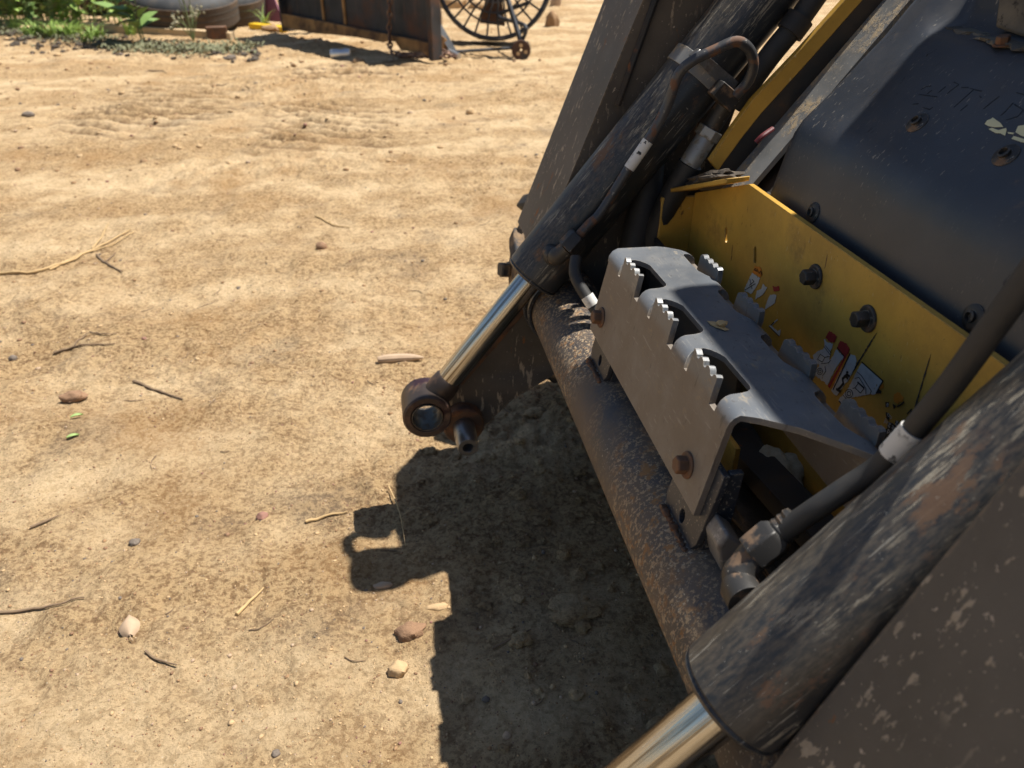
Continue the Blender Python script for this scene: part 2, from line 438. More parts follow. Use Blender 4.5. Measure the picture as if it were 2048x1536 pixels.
# ------------------------------------------------------------------ the ground
def vhash(ix, iy, s):
    h = (ix.astype(np.int64) * 374761393 + iy.astype(np.int64) * 668265263 + s * 974634777) & 0x7fffffff
    h = ((h ^ (h >> 13)) * 1274126177) & 0x7fffffff
    return ((h ^ (h >> 16)) & 0xffff) / 65535.0
def vnoise(x, y, s):
    ix, iy = np.floor(x), np.floor(y); fx, fy = x - ix, y - iy
    fx = fx * fx * fx * (fx * (fx * 6 - 15) + 10); fy = fy * fy * fy * (fy * (fy * 6 - 15) + 10)
    a, b, c, d = vhash(ix, iy, s), vhash(ix + 1, iy, s), vhash(ix, iy + 1, s), vhash(ix + 1, iy + 1, s)
    return (a + (b - a) * fx) * (1 - fy) + (c + (d - c) * fx) * fy - .5
def fbm(x, y, s, o=4):
    t = 0; a = 1.
    for k in range(o):
        t = t + a * vnoise(x * 2 ** k + 13.7 * k, y * 2 ** k - 7.1 * k, s + k); a *= .5
    return t
PRESS = []
def gnd(x, y, keep=False):
    x = np.asarray(x, float); y = np.asarray(y, float)
    h = .030 * fbm(x * .8, y * .8, 3, 3) + .020 * fbm(x * 4, y * 4, 11, 3)
    rg = .5 + vnoise(x * 2.2, y * 2.2, 29)
    h = h + .013 * fbm(x * 17, y * 17, 17, 3) * (.30 + rg) + .0095 * fbm(x * 50, y * 50, 23, 3) * (.15 + rg * rg * 1.4)
    # tread prints pressed into the sand
    for cx, cy, rx, ry, ang, lam, amp in ((-1.28, 5.05, .42, .75, R(72), .125, .018), (-.30, 4.45, .40, .62, R(68), .125, .016), (-.1, 6.1, .5, .3, R(75), .15, .012)):
        dx, dy = x - cx, y - cy
        m = np.exp(-((dx / rx) ** 4 + (dy / ry) ** 4))
        w = (dx * math.cos(ang) + dy * math.sin(ang) - .22 * dx * dx) / lam + .25 * fbm(x * 3, y * 3, 41, 2)
        bar = m * np.clip(np.sin(2 * PI * w) * 1.6, -1, 1) * (.3 + 1.2 * (vnoise(x * 6, y * 6, 43) + .5))
        h = h + amp * bar
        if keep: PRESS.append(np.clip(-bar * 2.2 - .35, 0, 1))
    # long faint wheel ruts sweeping through the yard
    u = (x * .86 - (y - 2.4) * .50)
    h = h + .006 * np.sin(u * 2 * PI / .17 + 2.2 * fbm(x * 1.2, y * 1.2, 51, 2)) * np.exp(-((x + .9) / 1.0) ** 2) * (.5 + vnoise(x * 1.5, y * 1.5, 53))
    far = np.clip((y - 7.6 + .5 * vnoise(x * 1.3, y, 57)) / .8, 0, 1) * np.clip((-x - .9) / .8, 0, 1)
    return h + .05 * far
def gz(x, y): return float(gnd(np.array([x]), np.array([y]))[0])
def axis(breaks):
    out = [breaks[0][0]]
    for (a, s0), (b, s1) in zip(breaks[:-1], breaks[1:]):
        p = a
        while p < b:
            t = (p - a) / (b - a); p += s0 + (s1 - s0) * t; out.append(min(p, b))
    return np.unique(np.array(out))
xs = axis([(-80, 12), (-8, 1.2), (-4.5, .05), (-1.6, .014), (-.95, .0055), (.45, .0055), (1.6, .03), (3, .08), (8, 1.2), (80, 12)])
ys = axis([(-80, 12), (-4, .8), (.2, .04), (.5, .0052), (1.7, .0062), (4, .020), (7, .035), (10.5, .06), (14, .3), (30, 4), (120, 14)])
gx, gy = np.meshgrid(xs, ys)
gzv = gnd(gx, gy, True)
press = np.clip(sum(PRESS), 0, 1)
V = np.stack([gx.ravel(), gy.ravel(), gzv.ravel()], 1)
nx, ny = len(xs), len(ys)
idx = np.arange(nx * ny).reshape(ny, nx)
quads = np.stack([idx[:-1, :-1].ravel(), idx[:-1, 1:].ravel(), idx[1:, 1:].ravel(), idx[1:, :-1].ravel()], 1)
me = bpy.data.meshes.new("ground")
me.vertices.add(len(V)); me.vertices.foreach_set("co", V.ravel())
me.loops.add(quads.size); me.loops.foreach_set("vertex_index", quads.ravel().astype(np.int32))
me.polygons.add(len(quads)); me.polygons.foreach_set("loop_start", np.arange(0, quads.size, 4, dtype=np.int32))
me.update(calc_edges=True)
me.polygons.foreach_set("use_smooth", np.ones(len(quads), bool))
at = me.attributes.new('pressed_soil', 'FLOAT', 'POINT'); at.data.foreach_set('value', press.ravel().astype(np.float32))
q = NT('sandy_ground')
streak = q.map((1, 1, 1), (0, 0, R(-58)))
st = q.map((.35, 1.6, 1), (0, 0, R(-52)))
n1 = q.noise(1.5, 5, .6, st); n2 = q.noise(5.5, 6, .65); n3 = q.noise(26, 9, .72); n4 = q.noise(130, 7, .7); n5 = q.noise(380, 4, .65)
DBR = (.13, .078, .042, 1); BROWN = (.25, .15, .078, 1)
LT_S = (.72, .53, .315, 1); DK_S = (.59, .42, .235, 1); LT_B = (.55, .375, .195, 1); DK_B = (.27, .165, .082, 1)
patch = q.step(q.math('ADD', q.math('MULTIPLY', n1, .55), q.math('MULTIPLY', n2, .45)), .385, .575)
n6 = q.noise(75, 3, .5, q.map(loc=(7, 3, 1)))
grit = q.math('ADD', q.math('MULTIPLY', n3, .22), q.math('ADD', q.math('MULTIPLY', n4, .50), q.math('MULTIPLY', n6, .28)))
sp_ = q.step(grit, .435, .54)
col = q.mix(sp_, q.mix(patch, DK_S, DK_B), q.mix(patch, LT_S, LT_B))
col = q.mix(q.math('MULTIPLY', q.step(q.noise(2.1, 4, .6, q.map(loc=(5, 2, 0))), .48, .72), q.step(sp_, 0., 1., .65, .42)), col, (.36, .20, .08, 1))
col = q.mix(q.math('MULTIPLY', q.step(q.noise(3.1, 4, .6, q.map(loc=(1, 9, 0))), .55, .70), q.step(sp_, 0., 1., .65, .30)), col, (.22, .165, .11, 1))
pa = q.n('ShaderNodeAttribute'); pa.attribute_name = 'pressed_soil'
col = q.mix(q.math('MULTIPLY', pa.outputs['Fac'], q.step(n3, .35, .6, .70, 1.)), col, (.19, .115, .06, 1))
pit = q.step(grit, .425, .365)
col = q.mix(q.math('MULTIPLY', pit, q.step(patch, .1, .8, .25, .7)), col, DBR)
dk = q.step(q.voro(120), .22, .08)
col = q.mix(q.math('MULTIPLY', dk, q.step(n3, .46, .60, 0., .65)), col, DBR)
wh = q.step(q.voro(48, q.map(loc=(2, 4, 0))), .075, .045)
col = q.mix(q.math('MULTIPLY', wh, .6), col, (.70, .60, .44, 1))
nr = q.bump(n2, .5, .03)
nr = q.bump(n3, .7, .026, nr)
nr = q.bump(n4, .85, .014, nr)
nr = q.bump(n5, .5, .003, nr)
gm = q.done(col, .95, 0., nr, .15)
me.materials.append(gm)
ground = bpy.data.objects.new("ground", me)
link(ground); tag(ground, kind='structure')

# ------------------------------------------------------------------ the loader
MID = 0.781
def mir(y): return 2 * MID - y
YF, YN = 1.20, .357
TH = R(51.5)
D = Vector((math.cos(TH), 0, math.sin(TH)))
loader = empty('skid_steer_loader', (.9, MID, 0), 'worn black and yellow skid steer loader with no attachment on its arms', 'loader')

# chassis and belly
mk('chassis', join(box((.56, .36, .27), (2.25, 1.20, .64)), box((.40, .36, .27), (.56, 1.2, .335)), box((.9, .36, .64), (2.3, 1.2, 1.0)), box((.56, .12, .20), (2.2, .362, .62)), box((.56, 1.198, .20), (2.2, 1.462, .62))), M['dark'], loader, bevel=.006)
# the two lift arms: lower knee to the hinge pin, then the long upper leg
AO, AI = 1.45, 1.256
lower = [ony(*p, AI) for p in [(1052, 585), (1002, 652), (915, 757)]]
pin_c = ony(925, 840, AI)
arc = []
for k in range(9):
    a = R(150 + k * 20)
    arc.append(Vector((pin_c.x + .046 * math.cos(a), 0, pin_c.z + .046 * math.sin(a))))
front = [(.0755 + .385 * z, z) for z in (1.16, .95, .75, .55, .47)]
outl = [Vector((.62, 0, 1.33))] + [Vector((.552, 0, 1.235))] + [Vector((x, 0, z)) for x, z in front] + [Vector((p.x, 0, p.z)) for p in lower] + arc + \
       [Vector((.215, 0, .175)), Vector((.31, 0, .232)), Vector((.43, 0, .285)), Vector((.50, 0, .36)), Vector((.545, 0, .52)), Vector((.60, 0, .75)), Vector((.68, 0, 1.02)), Vector((.80, 0, 1.22)), Vector((1.5, 0, 1.40)), Vector((1.5, 0, 1.55)), Vector((.80, 0, 1.46))]
upper = outl[:7] + [Vector((.300, 0, .455)), Vector((.40, 0, .33))] + outl[-8:]
knee = [Vector((.262, 0, .505))] + outl[7:-10] + [Vector((.215, 0, .175)), Vector((.31, 0, .232)), Vector((.43, 0, .285)), Vector((.50, 0, .36)), Vector((.535, 0, .50)), Vector((.40, 0, .62))]
def arm_mesh(y0, y1):
    s = 1 if y1 > y0 else -1
    if s < 0: return prism([Vector((p.x, y0, p.z)) for p in outl], (0, y1 - y0, 0))
    return join(prism([Vector((p.x, y0, p.z)) for p in upper], (0, y1 - y0, 0)), prism([Vector((p.x, y0 + s * .003, p.z)) for p in knee], (0, s * .042, 0)))
arms = []
for a, b, lab in ((AI, AO, 'far lift arm, dark with worn brown front edge'), (mir(AI), mir(AO), 'near lift arm, scratched and out of focus')):
    o = mk('lift_arm', arm_mesh(a, b), M['arm'], loader, bevel=.006, seg=3)
    arms.append(o); o["label"] = lab
# raised edge strip on the far arm knee, weld ribs, hinge pins
e0, e1 = ony(1040, 612, AI - .012), ony(912, 762, AI - .012)
mk('edge_strip', prism([e0, e1, e1 + Vector((.012, 0, -.012)), e0 + Vector((.014, 0, -.010))], (0, .02, 0)), M['rust'], arms[0], bevel=.0015)
mk('rib', sweep([ony(1325, -40, AI - .004), ony(1235, 210, AI - .004)], .006, 8), M['dark'], arms[0])
for s, arm in ((1, arms[0]), (-1, arms[1])):
    yy = (lambda y: y) if s > 0 else mir
    c = Vector((pin_c.x, yy(1.262), pin_c.z))
    nrm = Vector((0, -s, 0))
    mk('hinge_boss', lathe([(.040, 0), (.040, .028), (.037, .031), (.026, .031)], 32), M['rust'], arm, frame(c, nrm), smooth=40)
    pin = mk('hinge_pin', join(lathe([(.0215, 0), (.0215, .075), (.0195, .098), (.0185, .100), (.0105, .100), (.0095, .098), (.0092, .070)], 32)), M['steel'], arm, frame(c, nrm), smooth=40)
# cross tube between the arms
TC = Vector((.300, 0, .385)); TR = .060
tube = mk('cross_tube', lathe([(TR, mir(AI) + .002), (TR, .5), (TR, .8), (TR, 1.1), (TR, AI - .002)], 72), M['tube'], loader,
          Matrix(((1, 0, 0, TC.x), (0, 0, 1, 0), (0, -1, 0, TC.z), (0, 0, 0, 1))), smooth=50)
mk('collar', ring(TR + .0005, TR + .010, 0, .022, 64), M['tube'], tube, frame((TC.x, 1.232, TC.z), (0, 1, 0)), smooth=40)
mk('collar', ring(TR + .0005, TR + .007, 0, .012, 64), M['tube'], tube, frame((TC.x, 1.205, TC.z), (0, 1, 0)), smooth=40)

# step: folded plate with saw-tooth treads
PB = Vector((.297, 0, .602)); PT = Vector((.277, 0, .483))
U = (PB - PT).normalized()
NF = Vector((-U.z, 0, U.x))
RB = .016
PH1 = math.acos(U.dot(Vector((1, 0, 0))))
TL1 = RB * math.tan(PH1 / 2); AL1 = RB * PH1
XR = .4115; PH2 = PI / 2; TL2 = RB; AL2 = RB * PH2
TW = (XR - TL2) - (PB.x + TL1)
W1 = AL1; W2 = AL1 + TW; W3 = W2 + AL2
def fold_top(y, w):
    if w <= W1:
        a = w / RB
        s0 = PB - U * TL1; c = s0 - NF * RB
        n = NF * math.cos(a) + U * math.sin(a)
        p = c + n * RB
    elif w <= W2:
        n = Vector((0, 0, 1)); p = Vector((PB.x + TL1 + (w - W1), 0, PB.z))
    elif w <= W3:
        a = (w - W2) / RB
        c = Vector((XR - RB, 0, PB.z - RB)); n = Vector((math.sin(a), 0, math.cos(a))); p = c + n * RB
    else:
        n = Vector((1, 0, 0)); p = Vector((XR, 0, PB.z - RB - (w - W3)))
    return Vector((p.x, y, p.z)), n
def fold_front(y, s):
    p = PB + U * s
    return Vector((p.x, y, p.z)), NF
def fold_rear(y, s):
    return Vector((XR, y, PB.z + s)), Vector((-1, 0, 0))
YS0, YS1 = .546, .952
TIPS = (.8932, .7705, .6478)
# flat outlines
fr = [(YS1 - .003, -TL1)]
for y0 in TIPS:
    fr += [(y0 + .0032, -TL1), (y0 + .0010, .0150), (y0 - .0006, .0160), (y0 - .0040, .0150), (y0 - .0075, .0128), (y0 - .0085, .0105), (y0 - .0130, .0108), (y0 - .0155, .0150),
           (y0 - .0195, .0162), (y0 - .0235, .0145), (y0 - .0262, .0104), (y0 - .0305, .0108), (y0 - .0330, .0150), (y0 - .0372, .0162), (y0 - .0410, .0145), (y0 - .0440, .0105),
           (y0 - .0480, .0108), (y0 - .0505, .0148), (y0 - .0540, .0160), (y0 - .0575, .0150), (y0 - .0578, .0125), (y0 - .0585, -TL1)]
fr += [(YS0, -TL1), (YS0 + .002, -.121), (YS1 + .008, -.121)]
tp = [(YS1, .0), (YS1 + .004, .006), (YS1 + .010, W1), (YS1 + .008, W1 + .055), (YS1 + .003, W2 - .018), (YS1 - .010, W2 - .002), (.930, W2 + .008), (.929, W3)]
for k in range(4):
    s = .9275 - .1187 * k; e = s - .0870
    if k: tp += [(s + .004, W3), (s + .004, W2 + .006)]
    tp += [(s, W2 - .002), (s - .006, W2 - .0045), (s - .030, W2 - .005), (s - .058, W2 - .004), (s - .072, W2 + .001), (s - .083, W2 + .010), (e, W2 + .016), (e - .001, W3)]
tp += [(.466, W3), (.465, W2 + .010), (.467, W2), (.488, W1 + .068), (.518, W1 + .040), (.538, W1 + .012), (.546, W1 - .004), (YS0, 0)]
for y0 in reversed(TIPS):
    tp += [(y0 - .0725, 0), (y0 - .0722, .005), (y0 - .0700, .0125), (y0 - .0662, .024), (y0 - .0655, .036), (y0 - .0635, .043), (y0 - .0595, .0475), (y0 - .0540, .0490), (y0 - .0300, .0485), (y0 - .0100, .0480),
           (y0 + .0040, .0478), (y0 + .0130, .0440), (y0 + .0205, .0390), (y0 + .0252, .0330), (y0 + .0248, .0255), (y0 + .0205, .0175), (y0 + .0150, .0100), (y0 + .0115, .004), (y0 + .0105, 0)]
re = [(YS1 - .02, -.085), (YS1 - .02, -TL2 - .0003)]
for k in range(4):
    b = .9275 - .1187 * k
    t = b - .030
    re += [(b - .022, -TL2 - .0003), (t + .001, .0085), (t - .001, .0105), (t - .004, .0120), (t - .009, .0125), (t - .012, .0100), (t - .015, .0098), (t - .019, .0122), (t - .024, .0125), (t - .027, .0100), (t - .030, .0098),
           (t - .034, .0125), (t - .039, .0130), (t - .042, .0105), (t - .045, .0102), (t - .049, .0132), (t - .054, .0138), (t - .057, .0120), (t - .0575, .0), (t - .0535, -TL2 - .0003)]
re += [(.468, -TL2 - .0003), (.468, -.085)]
inner = []
for w in list(np.linspace(.002, W1, 8)) + list(np.linspace(W1 + .01, W2 - .004, 6)) + list(np.linspace(W2, W3 - .002, 7)):
    for y in np.arange(.47, .965, .007): inner.append((float(y), float(w)))
STP = .0068
stepf = sheet([fr], fold_front, STP)
stept = sheet([tp], fold_top, STP, .006, inner)
stepr = sheet([re], lambda y, s: (Vector((XR, y, PB.z + s)), Vector((1, 0, 0))), STP)
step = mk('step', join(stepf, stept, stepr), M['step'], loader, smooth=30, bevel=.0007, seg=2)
bolt = None
for by, bs in ((.9246, -.0866), (.589, -.0887)):
    p, n = fold_front(by, bs)
    if bolt is None: bolt = mk('bolt', hexbolt(.0098, .011, .0145, .0028), M['rust'], step, frame(p, n), bevel=.0006)
    else: share(bolt, 'bolt', step, frame(p, n))
# brackets welded on the tube that carry the step
for ya, yb, hole in ((.9515, .868, (.9100, -.1465)), (.6230, .5330, (.5790, -.1480))):
    P0 = PB - NF * (STP + .0006)
    def fb(y, s): 
        p = P0 + U * s
        return Vector((p.x, y, p.z)), NF
    hy, hs = hole
    hl = [(hy + .0062 * math.cos(a), hs + .0085 * math.sin(a)) for a in np.linspace(0, 2 * PI, 14, endpoint=False)]
    lo = [(ya - .004, -.060), (yb, -.060), (yb, -.080), (yb + .004, -.150), (yb + .014, -.168), (yb + .03, -.172), (ya - .03, -.172), (ya - .006, -.166), (ya + .001, -.150), (ya - .002, -.126)]
    mk('step_bracket', sheet([lo, hl], fb, .007), M['tube'], tube, bevel=.0008)
    g0, _ = fb(yb + .004, -.060); g1, _ = fb(yb + .004, -.168)
    g0 = g0 - NF * .0085; g1 = g1 - NF * .0085
    mk('gusset', prism([g0, g1, g1 + Vector((.026, 0, .004)), g0 + Vector((.014, 0, 0))], (0, .007, 0)), M['tube'], tube, bevel=.0008)

def weld(path, r, seed, parent):
    rnd = random.Random(seed); parts = []
    P = smooth_path(path, 8); acc = 0; prev = P[0]
    for p in P[1:]:
        acc += (p - prev).length
        if acc > r * 1.35:
            acc = 0
            parts.append(xf(blob(r * rnd.uniform(.7, 1.15), (1, 1, .6), rnd.random() * 50, .6, 2), Matrix.Translation(p)))
        prev = p
    if parts: mk('weld_bead', join(*parts), M['rust'], parent, smooth=60)
for ya, yb in ((.9515, .868), (.6230, .5330)):
    z_ = lambda x: TC.z + math.sqrt(max(0, TR ** 2 - (x - TC.x) ** 2))
    p_ = PB - NF * STP - U * .168
    weld([Vector((p_.x - .003, y, z_(p_.x - .003) + .001)) for y in np.linspace(ya - .004, yb + .012, 8)], .0045, int(ya * 100), tube)
weld([Vector((TC.x + (TR + .003) * math.cos(a), 1.2545, TC.z + (TR + .003) * math.sin(a))) for a in np.linspace(0, 2 * PI, 40)], .006, 3, tube)
# tilt cylinders
EX, EZ = .235, .458
RBAR, RROD = .0495, .0225
LROD = .305
XL = Vector((D.z, 0, -D.x))
def cylM(y): return Matrix(((XL.x, 0, D.x, EX), (0, 1, 0, y), (XL.z, 0, D.z, EZ), (0, 0, 0, 1)))
for yc, s, lab in ((YF, 1, 'far tilt cylinder with rust patches along its barrel'), (YN, -1, 'near tilt cylinder with scraped pale and brown paint')):
    yy = (lambda y: y) if s > 0 else mir
    Mc = cylM(yc)
    prof = [(RROD + .002, .003), (RBAR - .008, .001), (RBAR - .0035, .0025), (RBAR - .0010, .006), (RBAR - .0022, .0085), (RBAR, .011)] + [(RBAR, .011 + k * .05) for k in range(1, 16)] + [(RBAR - .004, .78)]
    cyl = mk('tilt_cylinder', lathe(prof, 72), M['barrel'], loader, Mc, smooth=40)
    cyl["label"] = lab
    mk('rod', lathe([(RROD - .001, -LROD + .03), (RROD, -LROD + .032), (RROD, .02)], 48), M['chrome'], cyl, Mc, smooth=40)
    ce = Vector((EX, yc, EZ)) - D * (LROD + .006)
    eye = mk('rod_eye', ring(.0285, .0445, -.036, .036, 48, .003), M['eye'], cyl, frame(ce, (0, 1, 0)), smooth=40)
    mk('rod_neck', lathe([(.026, -.002), (.0275, .018), (RROD + .003, .034), (RROD + .0005, .038)], 40), M['eye'], eye, frame(ce + D * .036, D), smooth=40)
    mk('bushing', ring(.0262, .0284, -.037, .037, 40, .0006), M['bush'], eye, frame(ce, (0, 1, 0)), smooth=40)
    # clamp band
    zb = .405
    mk('clamp_band', ring(RBAR + .0003, RBAR + .0022, zb, zb + .026, 64, .0005), M['plate'], cyl, Mc, smooth=40)
    # port boss, elbow, nut
    pb = Vector((.262, yy(1.148), .520))
    mk('port_boss', lathe([(.016, -.012), (.016, .004), (.013, .010), (.004, .013)], 24), M['nut'], cyl, frame(pb, (0, -s, 0)))
    e = smooth_path([pb + Vector((0, -s * .002, 0)), pb + Vector((.004, -s * .013, .004)), pb + Vector((.018, -s * .020, .020))], 5)
    mk('elbow', sweep(e, [.0135] * 4 + [.0145] * 3 + [.0135] * (len(e) - 7), 18), M['nut'], cyl)
    nd = Vector((.030, 0, .032)).normalized()
    n0 = pb + Vector((.017, -s * .0205, .019))
    mk('hex_nut', (lambda: join(([(.0175 * math.cos(PI / 3 * k), .0175 * math.sin(PI / 3 * k), 0) for k in range(6)] + [(.0175 * math.cos(PI / 3 * k), .0175 * math.sin(PI / 3 * k), .024) for k in range(6)] + [(.0135 * math.cos(PI / 3 * k), .0135 * math.sin(PI / 3 * k), .029) for k in range(6)],
       [tuple(range(6))[::-1]] + [(k, (k + 1) % 6, (k + 1) % 6 + 6, k + 6) for k in range(6)] + [(k + 6, (k + 1) % 6 + 6, (k + 1) % 6 + 12, k + 12) for k in range(6)] + [tuple(range(12, 18))])))(), M['nut'], cyl, frame(n0, nd), bevel=.001)
    ps = n0 + nd * .02
    if s > 0:
        px = [(1205, 420), (1265, 325), (1302, 272), (1335, 210), (1357, 150), (1385, 122), (1430, 100), (1472, 83), (1498, 98), (1507, 130), (1495, 165), (1470, 192)]
        yv = [1.130, 1.130, 1.130, 1.128, 1.122, 1.116, 1.112, 1.110, 1.114, 1.118, 1.124, 1.130]
        path = smooth_path([ps, ps.lerp(ony(1205, 420, 1.13), .5)] + [ony(*p, v) for p, v in zip(px, yv)], 6)
        mk('hydraulic_pipe', sweep(path, .0076, 18), M['pipe'], cyl)
        a, b = ony(1258, 337, 1.130), ony(1296, 282, 1.130)
        mk('label_sleeve', sweep([a, a.lerp(b, .5), b], .0086, 18), M['tag'], cyl)
        mk('clamp_bar', prism([ony(1382, 112, 1.148), ony(1400, 98, 1.148), ony(1478, 165, 1.148), ony(1462, 192, 1.148)], (0, .012, 0)), M['steel'], cyl, bevel=.0012)
        mk('clamp_block', prism([ony(1425, 190, 1.128), ony(1448, 162, 1.128), ony(1487, 195, 1.128), ony(1462, 226, 1.128)], (0, .035, 0)), M['nut'], cyl, bevel=.002)
    else:
        mk('crimp_collar', lathe([(.0118, 0), (.0124, .004), (.0112, .007), (.0124, .010), (.0112, .013), (.0124, .016), (.0110, .020)], 24), M['nut'], cyl, frame(n0 + nd * .027, nd), smooth=30)
        px = [(1640, 1012), (1700, 972), (1752, 938), (1800, 893), (1850, 833), (1905, 765), (1985, 655), (2075, 530), (2190, 360), (2300, 180)]
        yv = [.424, .421, .417, .412, .406, .400, .392, .385, .378, .372]
        path = smooth_path([ps, ps.lerp(ony(1640, 1012, .424), .55)] + [ony(*p, v) for p, v in zip(px, yv)], 6)
        mk('hydraulic_hose', sweep(path, .0092, 18), M['hose'], cyl)
        a, b = ony(1783, 910, .4135), ony(1828, 861, .4085)
        mk('label_sleeve', sweep([a, a.lerp(b, .5), b], .0104, 18), M['tag'], cyl)

# yellow front panel
YX = .500
def pan(px, py, off=0.): return onx(px, py, YX - off)
pz = .675
pts = [Vector((YX, .36, .34)), Vector((YX, .36, pz)), Vector((YX, .985, pz)), Vector((YX, 1.165, .606)), Vector((YX, 1.165, .34))]
slots = []
for px_, py_ in ((1510, 510), (1452, 470)):
    c = pan(px_, py_); slots.append((c.y, c.z))
def fpan(y, z): return Vector((YX, y, z)), Vector((-1, 0, 0))
hl = []
for cy, cz in slots:
    hl.append([(cy + .0045 * math.cos(a) + .004 * (1 if math.sin(a) > 0 else -1) * .6, cz + .007 * math.sin(a) + .004 * (1 if math.sin(a) > 0 else -1)) for a in np.linspace(0, 2 * PI, 16, endpoint=False)])
panel = mk('front_panel', sheet([[(p.y, p.z) for p in pts]] + hl, fpan, .008), M['yellow'], loader, bevel=.001)
mk('side_flange', box((YX - .055, 1.1655, .36), (YX + .006, 1.1735, .600)), M['yellow'], panel, bevel=.0015)
f0, f1 = Vector((YX, .992, .6765)), Vector((YX, 1.170, .6075))
mk('top_flange', prism([f0 + Vector((-.030, 0, -.001)), f1 + Vector((-.045, 0, -.001)), f1 + Vector((.004, 0, .001)), f0 + Vector((.004, 0, .001))], (0, 0, .007)), M['yellow'], panel, bevel=.0015)
dv = []
mk('dirt_cake', xf(blob(.07, (.33, 1.15, .17), 5, .5, 3, 2.2), Matrix.Translation(Vector((YX - .012, 1.085, .652))) @ Matrix.Rotation(R(-21), 4, 'X')), M['soil'], panel)
wash = None
for p in ((1632, 553), (1737, 637)):
    c = pan(*p)
    if wash is None:
        wash = mk('bolt', join(hexbolt(.0098, .014, .0152, .0035)), M['nut'], panel, frame(c, (-1, 0, 0)), bevel=.0006)
    else: share(wash, 'bolt', panel, frame(c, (-1, 0, 0)) @ Matrix.Rotation(.4, 4, 'Z'))
# torn warning stickers and their print
def z2(x, y): return (1340 + x / 6.4, 480 + y / 6.4)
def z4(x, y): return (1540 + x / 5.484, 660 + y / 5.484)
def jag(pts, amp=.0007, step=.0022, seed=1):
    rnd = random.Random(seed); out = []
    n = len(pts)
    for i in range(n):
        a, b = pts[i], pts[(i + 1) % n]; k = max(1, int((b - a).length / step))
        for j in range(k):
            p = a.lerp(b, j / k)
            if j: p = p + Vector((0, rnd.uniform(-amp, amp), rnd.uniform(-amp, amp)))
            out.append(p)
    return out
def flat(name, zf, pts, mat, off, parent, seed=1, amp=.0007):
    P = jag([pan(*zf(*p), off) for p in pts], amp, seed=seed)
    return mk(name, prism(P, (.0003, 0, 0)), mat, parent, smooth=0)
def strokes(name, zf, lines, w, mat, off, parent):
    parts = []
    for ln in lines:
        P = [pan(*zf(*p), off) for p in ln]
        for a, b in zip(P[:-1], P[1:]):
            d = (b - a)
            if d.length < 1e-6: continue
            n = Vector((0, -d.z, d.y)).normalized() * w
            e = d.normalized() * w * .6
            parts.append(prism([a - n - e, b - n + e, b + n + e, a + n - e], (.0002, 0, 0)))
    return mk(name, join(*parts), mat, parent, smooth=0)
def circ(cx, cy, r, n=16): return [(cx + r * .85 * math.cos(a), cy + r * math.sin(a)) for a in np.linspace(0, 2 * PI, n + 1)]
s1 = flat('warning_sticker', z2, [(1050, 420), (1150, 490), (1125, 560), (1100, 610), (1040, 690), (950, 655), (965, 600)], M['white'], .0008, panel, 3)
flat('sticker_heading', z2, [(1050, 410), (1090, 330), (1160, 352), (1182, 440), (1150, 478)], M['orange'], .0008, panel, 4)
strokes('sticker_print', z2, [[(1075, 380), (1092, 362), (1108, 402), (1078, 384)], [(1118, 372), (1128, 420)], [(1140, 430), (1155, 395)], [(1160, 400), (1165, 450), (1172, 410)], [(1020, 500), (1048, 625)], [(958, 640), (1090, 560)], [(1050, 505), (1075, 530), (1040, 560), (1015, 580)]], .0005, M['ink'], .0013, panel)
flat('warning_sticker', z2, [(1190, 560), (1215, 600), (1245, 612), (1185, 700), (1130, 735), (1090, 765), (1110, 650), (1170, 625)], M['white'], .0008, panel, 5)
flat('warning_sticker', z2, [(1310, 590), (1350, 600), (1392, 588), (1397, 650), (1330, 662)], M['red'], .0008, panel, 6)
flat('warning_sticker', z2, [(1280, 700), (1330, 695), (1360, 705), (1335, 815), (1275, 850), (1210, 890), (1240, 790)], M['white'], .0008, panel, 7)
flat('warning_sticker', z2, [(1262, 1100), (1290, 1085), (1370, 1010), (1378, 1022), (1300, 1100), (1375, 1170), (1412, 1145), (1408, 1200), (1395, 1235)], M['white'], .0008, panel, 8, .0003)
strokes('sticker_print', z2, [[(1268, 1108), (1390, 1228)], [(1290, 1092), (1330, 1050)]], .0006, M['ink'], .0013, panel)
bigs = flat('warning_sticker', z4, [(470, 275), (520, 235), (600, 195), (592, 100), (640, 140), (690, 150), (668, 215), (658, 280), (640, 330), (690, 290), (722, 215), (808, 292), (700, 450), (632, 605), (490, 490), (540, 380), (480, 320)], M['white'], .0008, panel, 9, .0010)
flat('warning_sticker', z4, [(610, 80), (650, 10), (700, 40), (732, 72), (700, 142), (640, 120)], M['red'], .0008, panel, 10)
flat('warning_sticker', z4, [(738, 192), (770, 118), (840, 150), (872, 212), (850, 262), (812, 290)], M['red'], .0008, panel, 11)
flat('warning_sticker', z4, [(815, 292), (845, 268), (650, 640), (632, 612)], M['red'], .0008, panel, 12, .0002)
flat('warning_sticker', z4, [(848, 268), (876, 255), (690, 640), (654, 640)], M['orange'], .0008, panel, 13, .0002)
flat('warning_sticker', z4, [(885, 268), (935, 288), (950, 345), (915, 440), (870, 530), (780, 650), (730, 720), (690, 690), (672, 665), (760, 480)], M['white'], .0008, panel, 14, .0006)
flat('warning_sticker', z4, [(1010, 358), (1120, 455), (1232, 560), (1150, 705), (1080, 705), (1000, 722), (900, 742), (800, 825), (748, 772), (850, 650), (900, 560), (955, 440)], M['white'], .0008, panel, 15, .0006)
strokes('sticker_edge', z4, [[(1005, 352), (1238, 560), (1200, 620), (1165, 690), (1215, 690)], [(755, 778), (800, 830)], [(735, 195), (808, 285)], [(876, 258), (690, 655)]], .0007, M['ink'], .0013, panel)
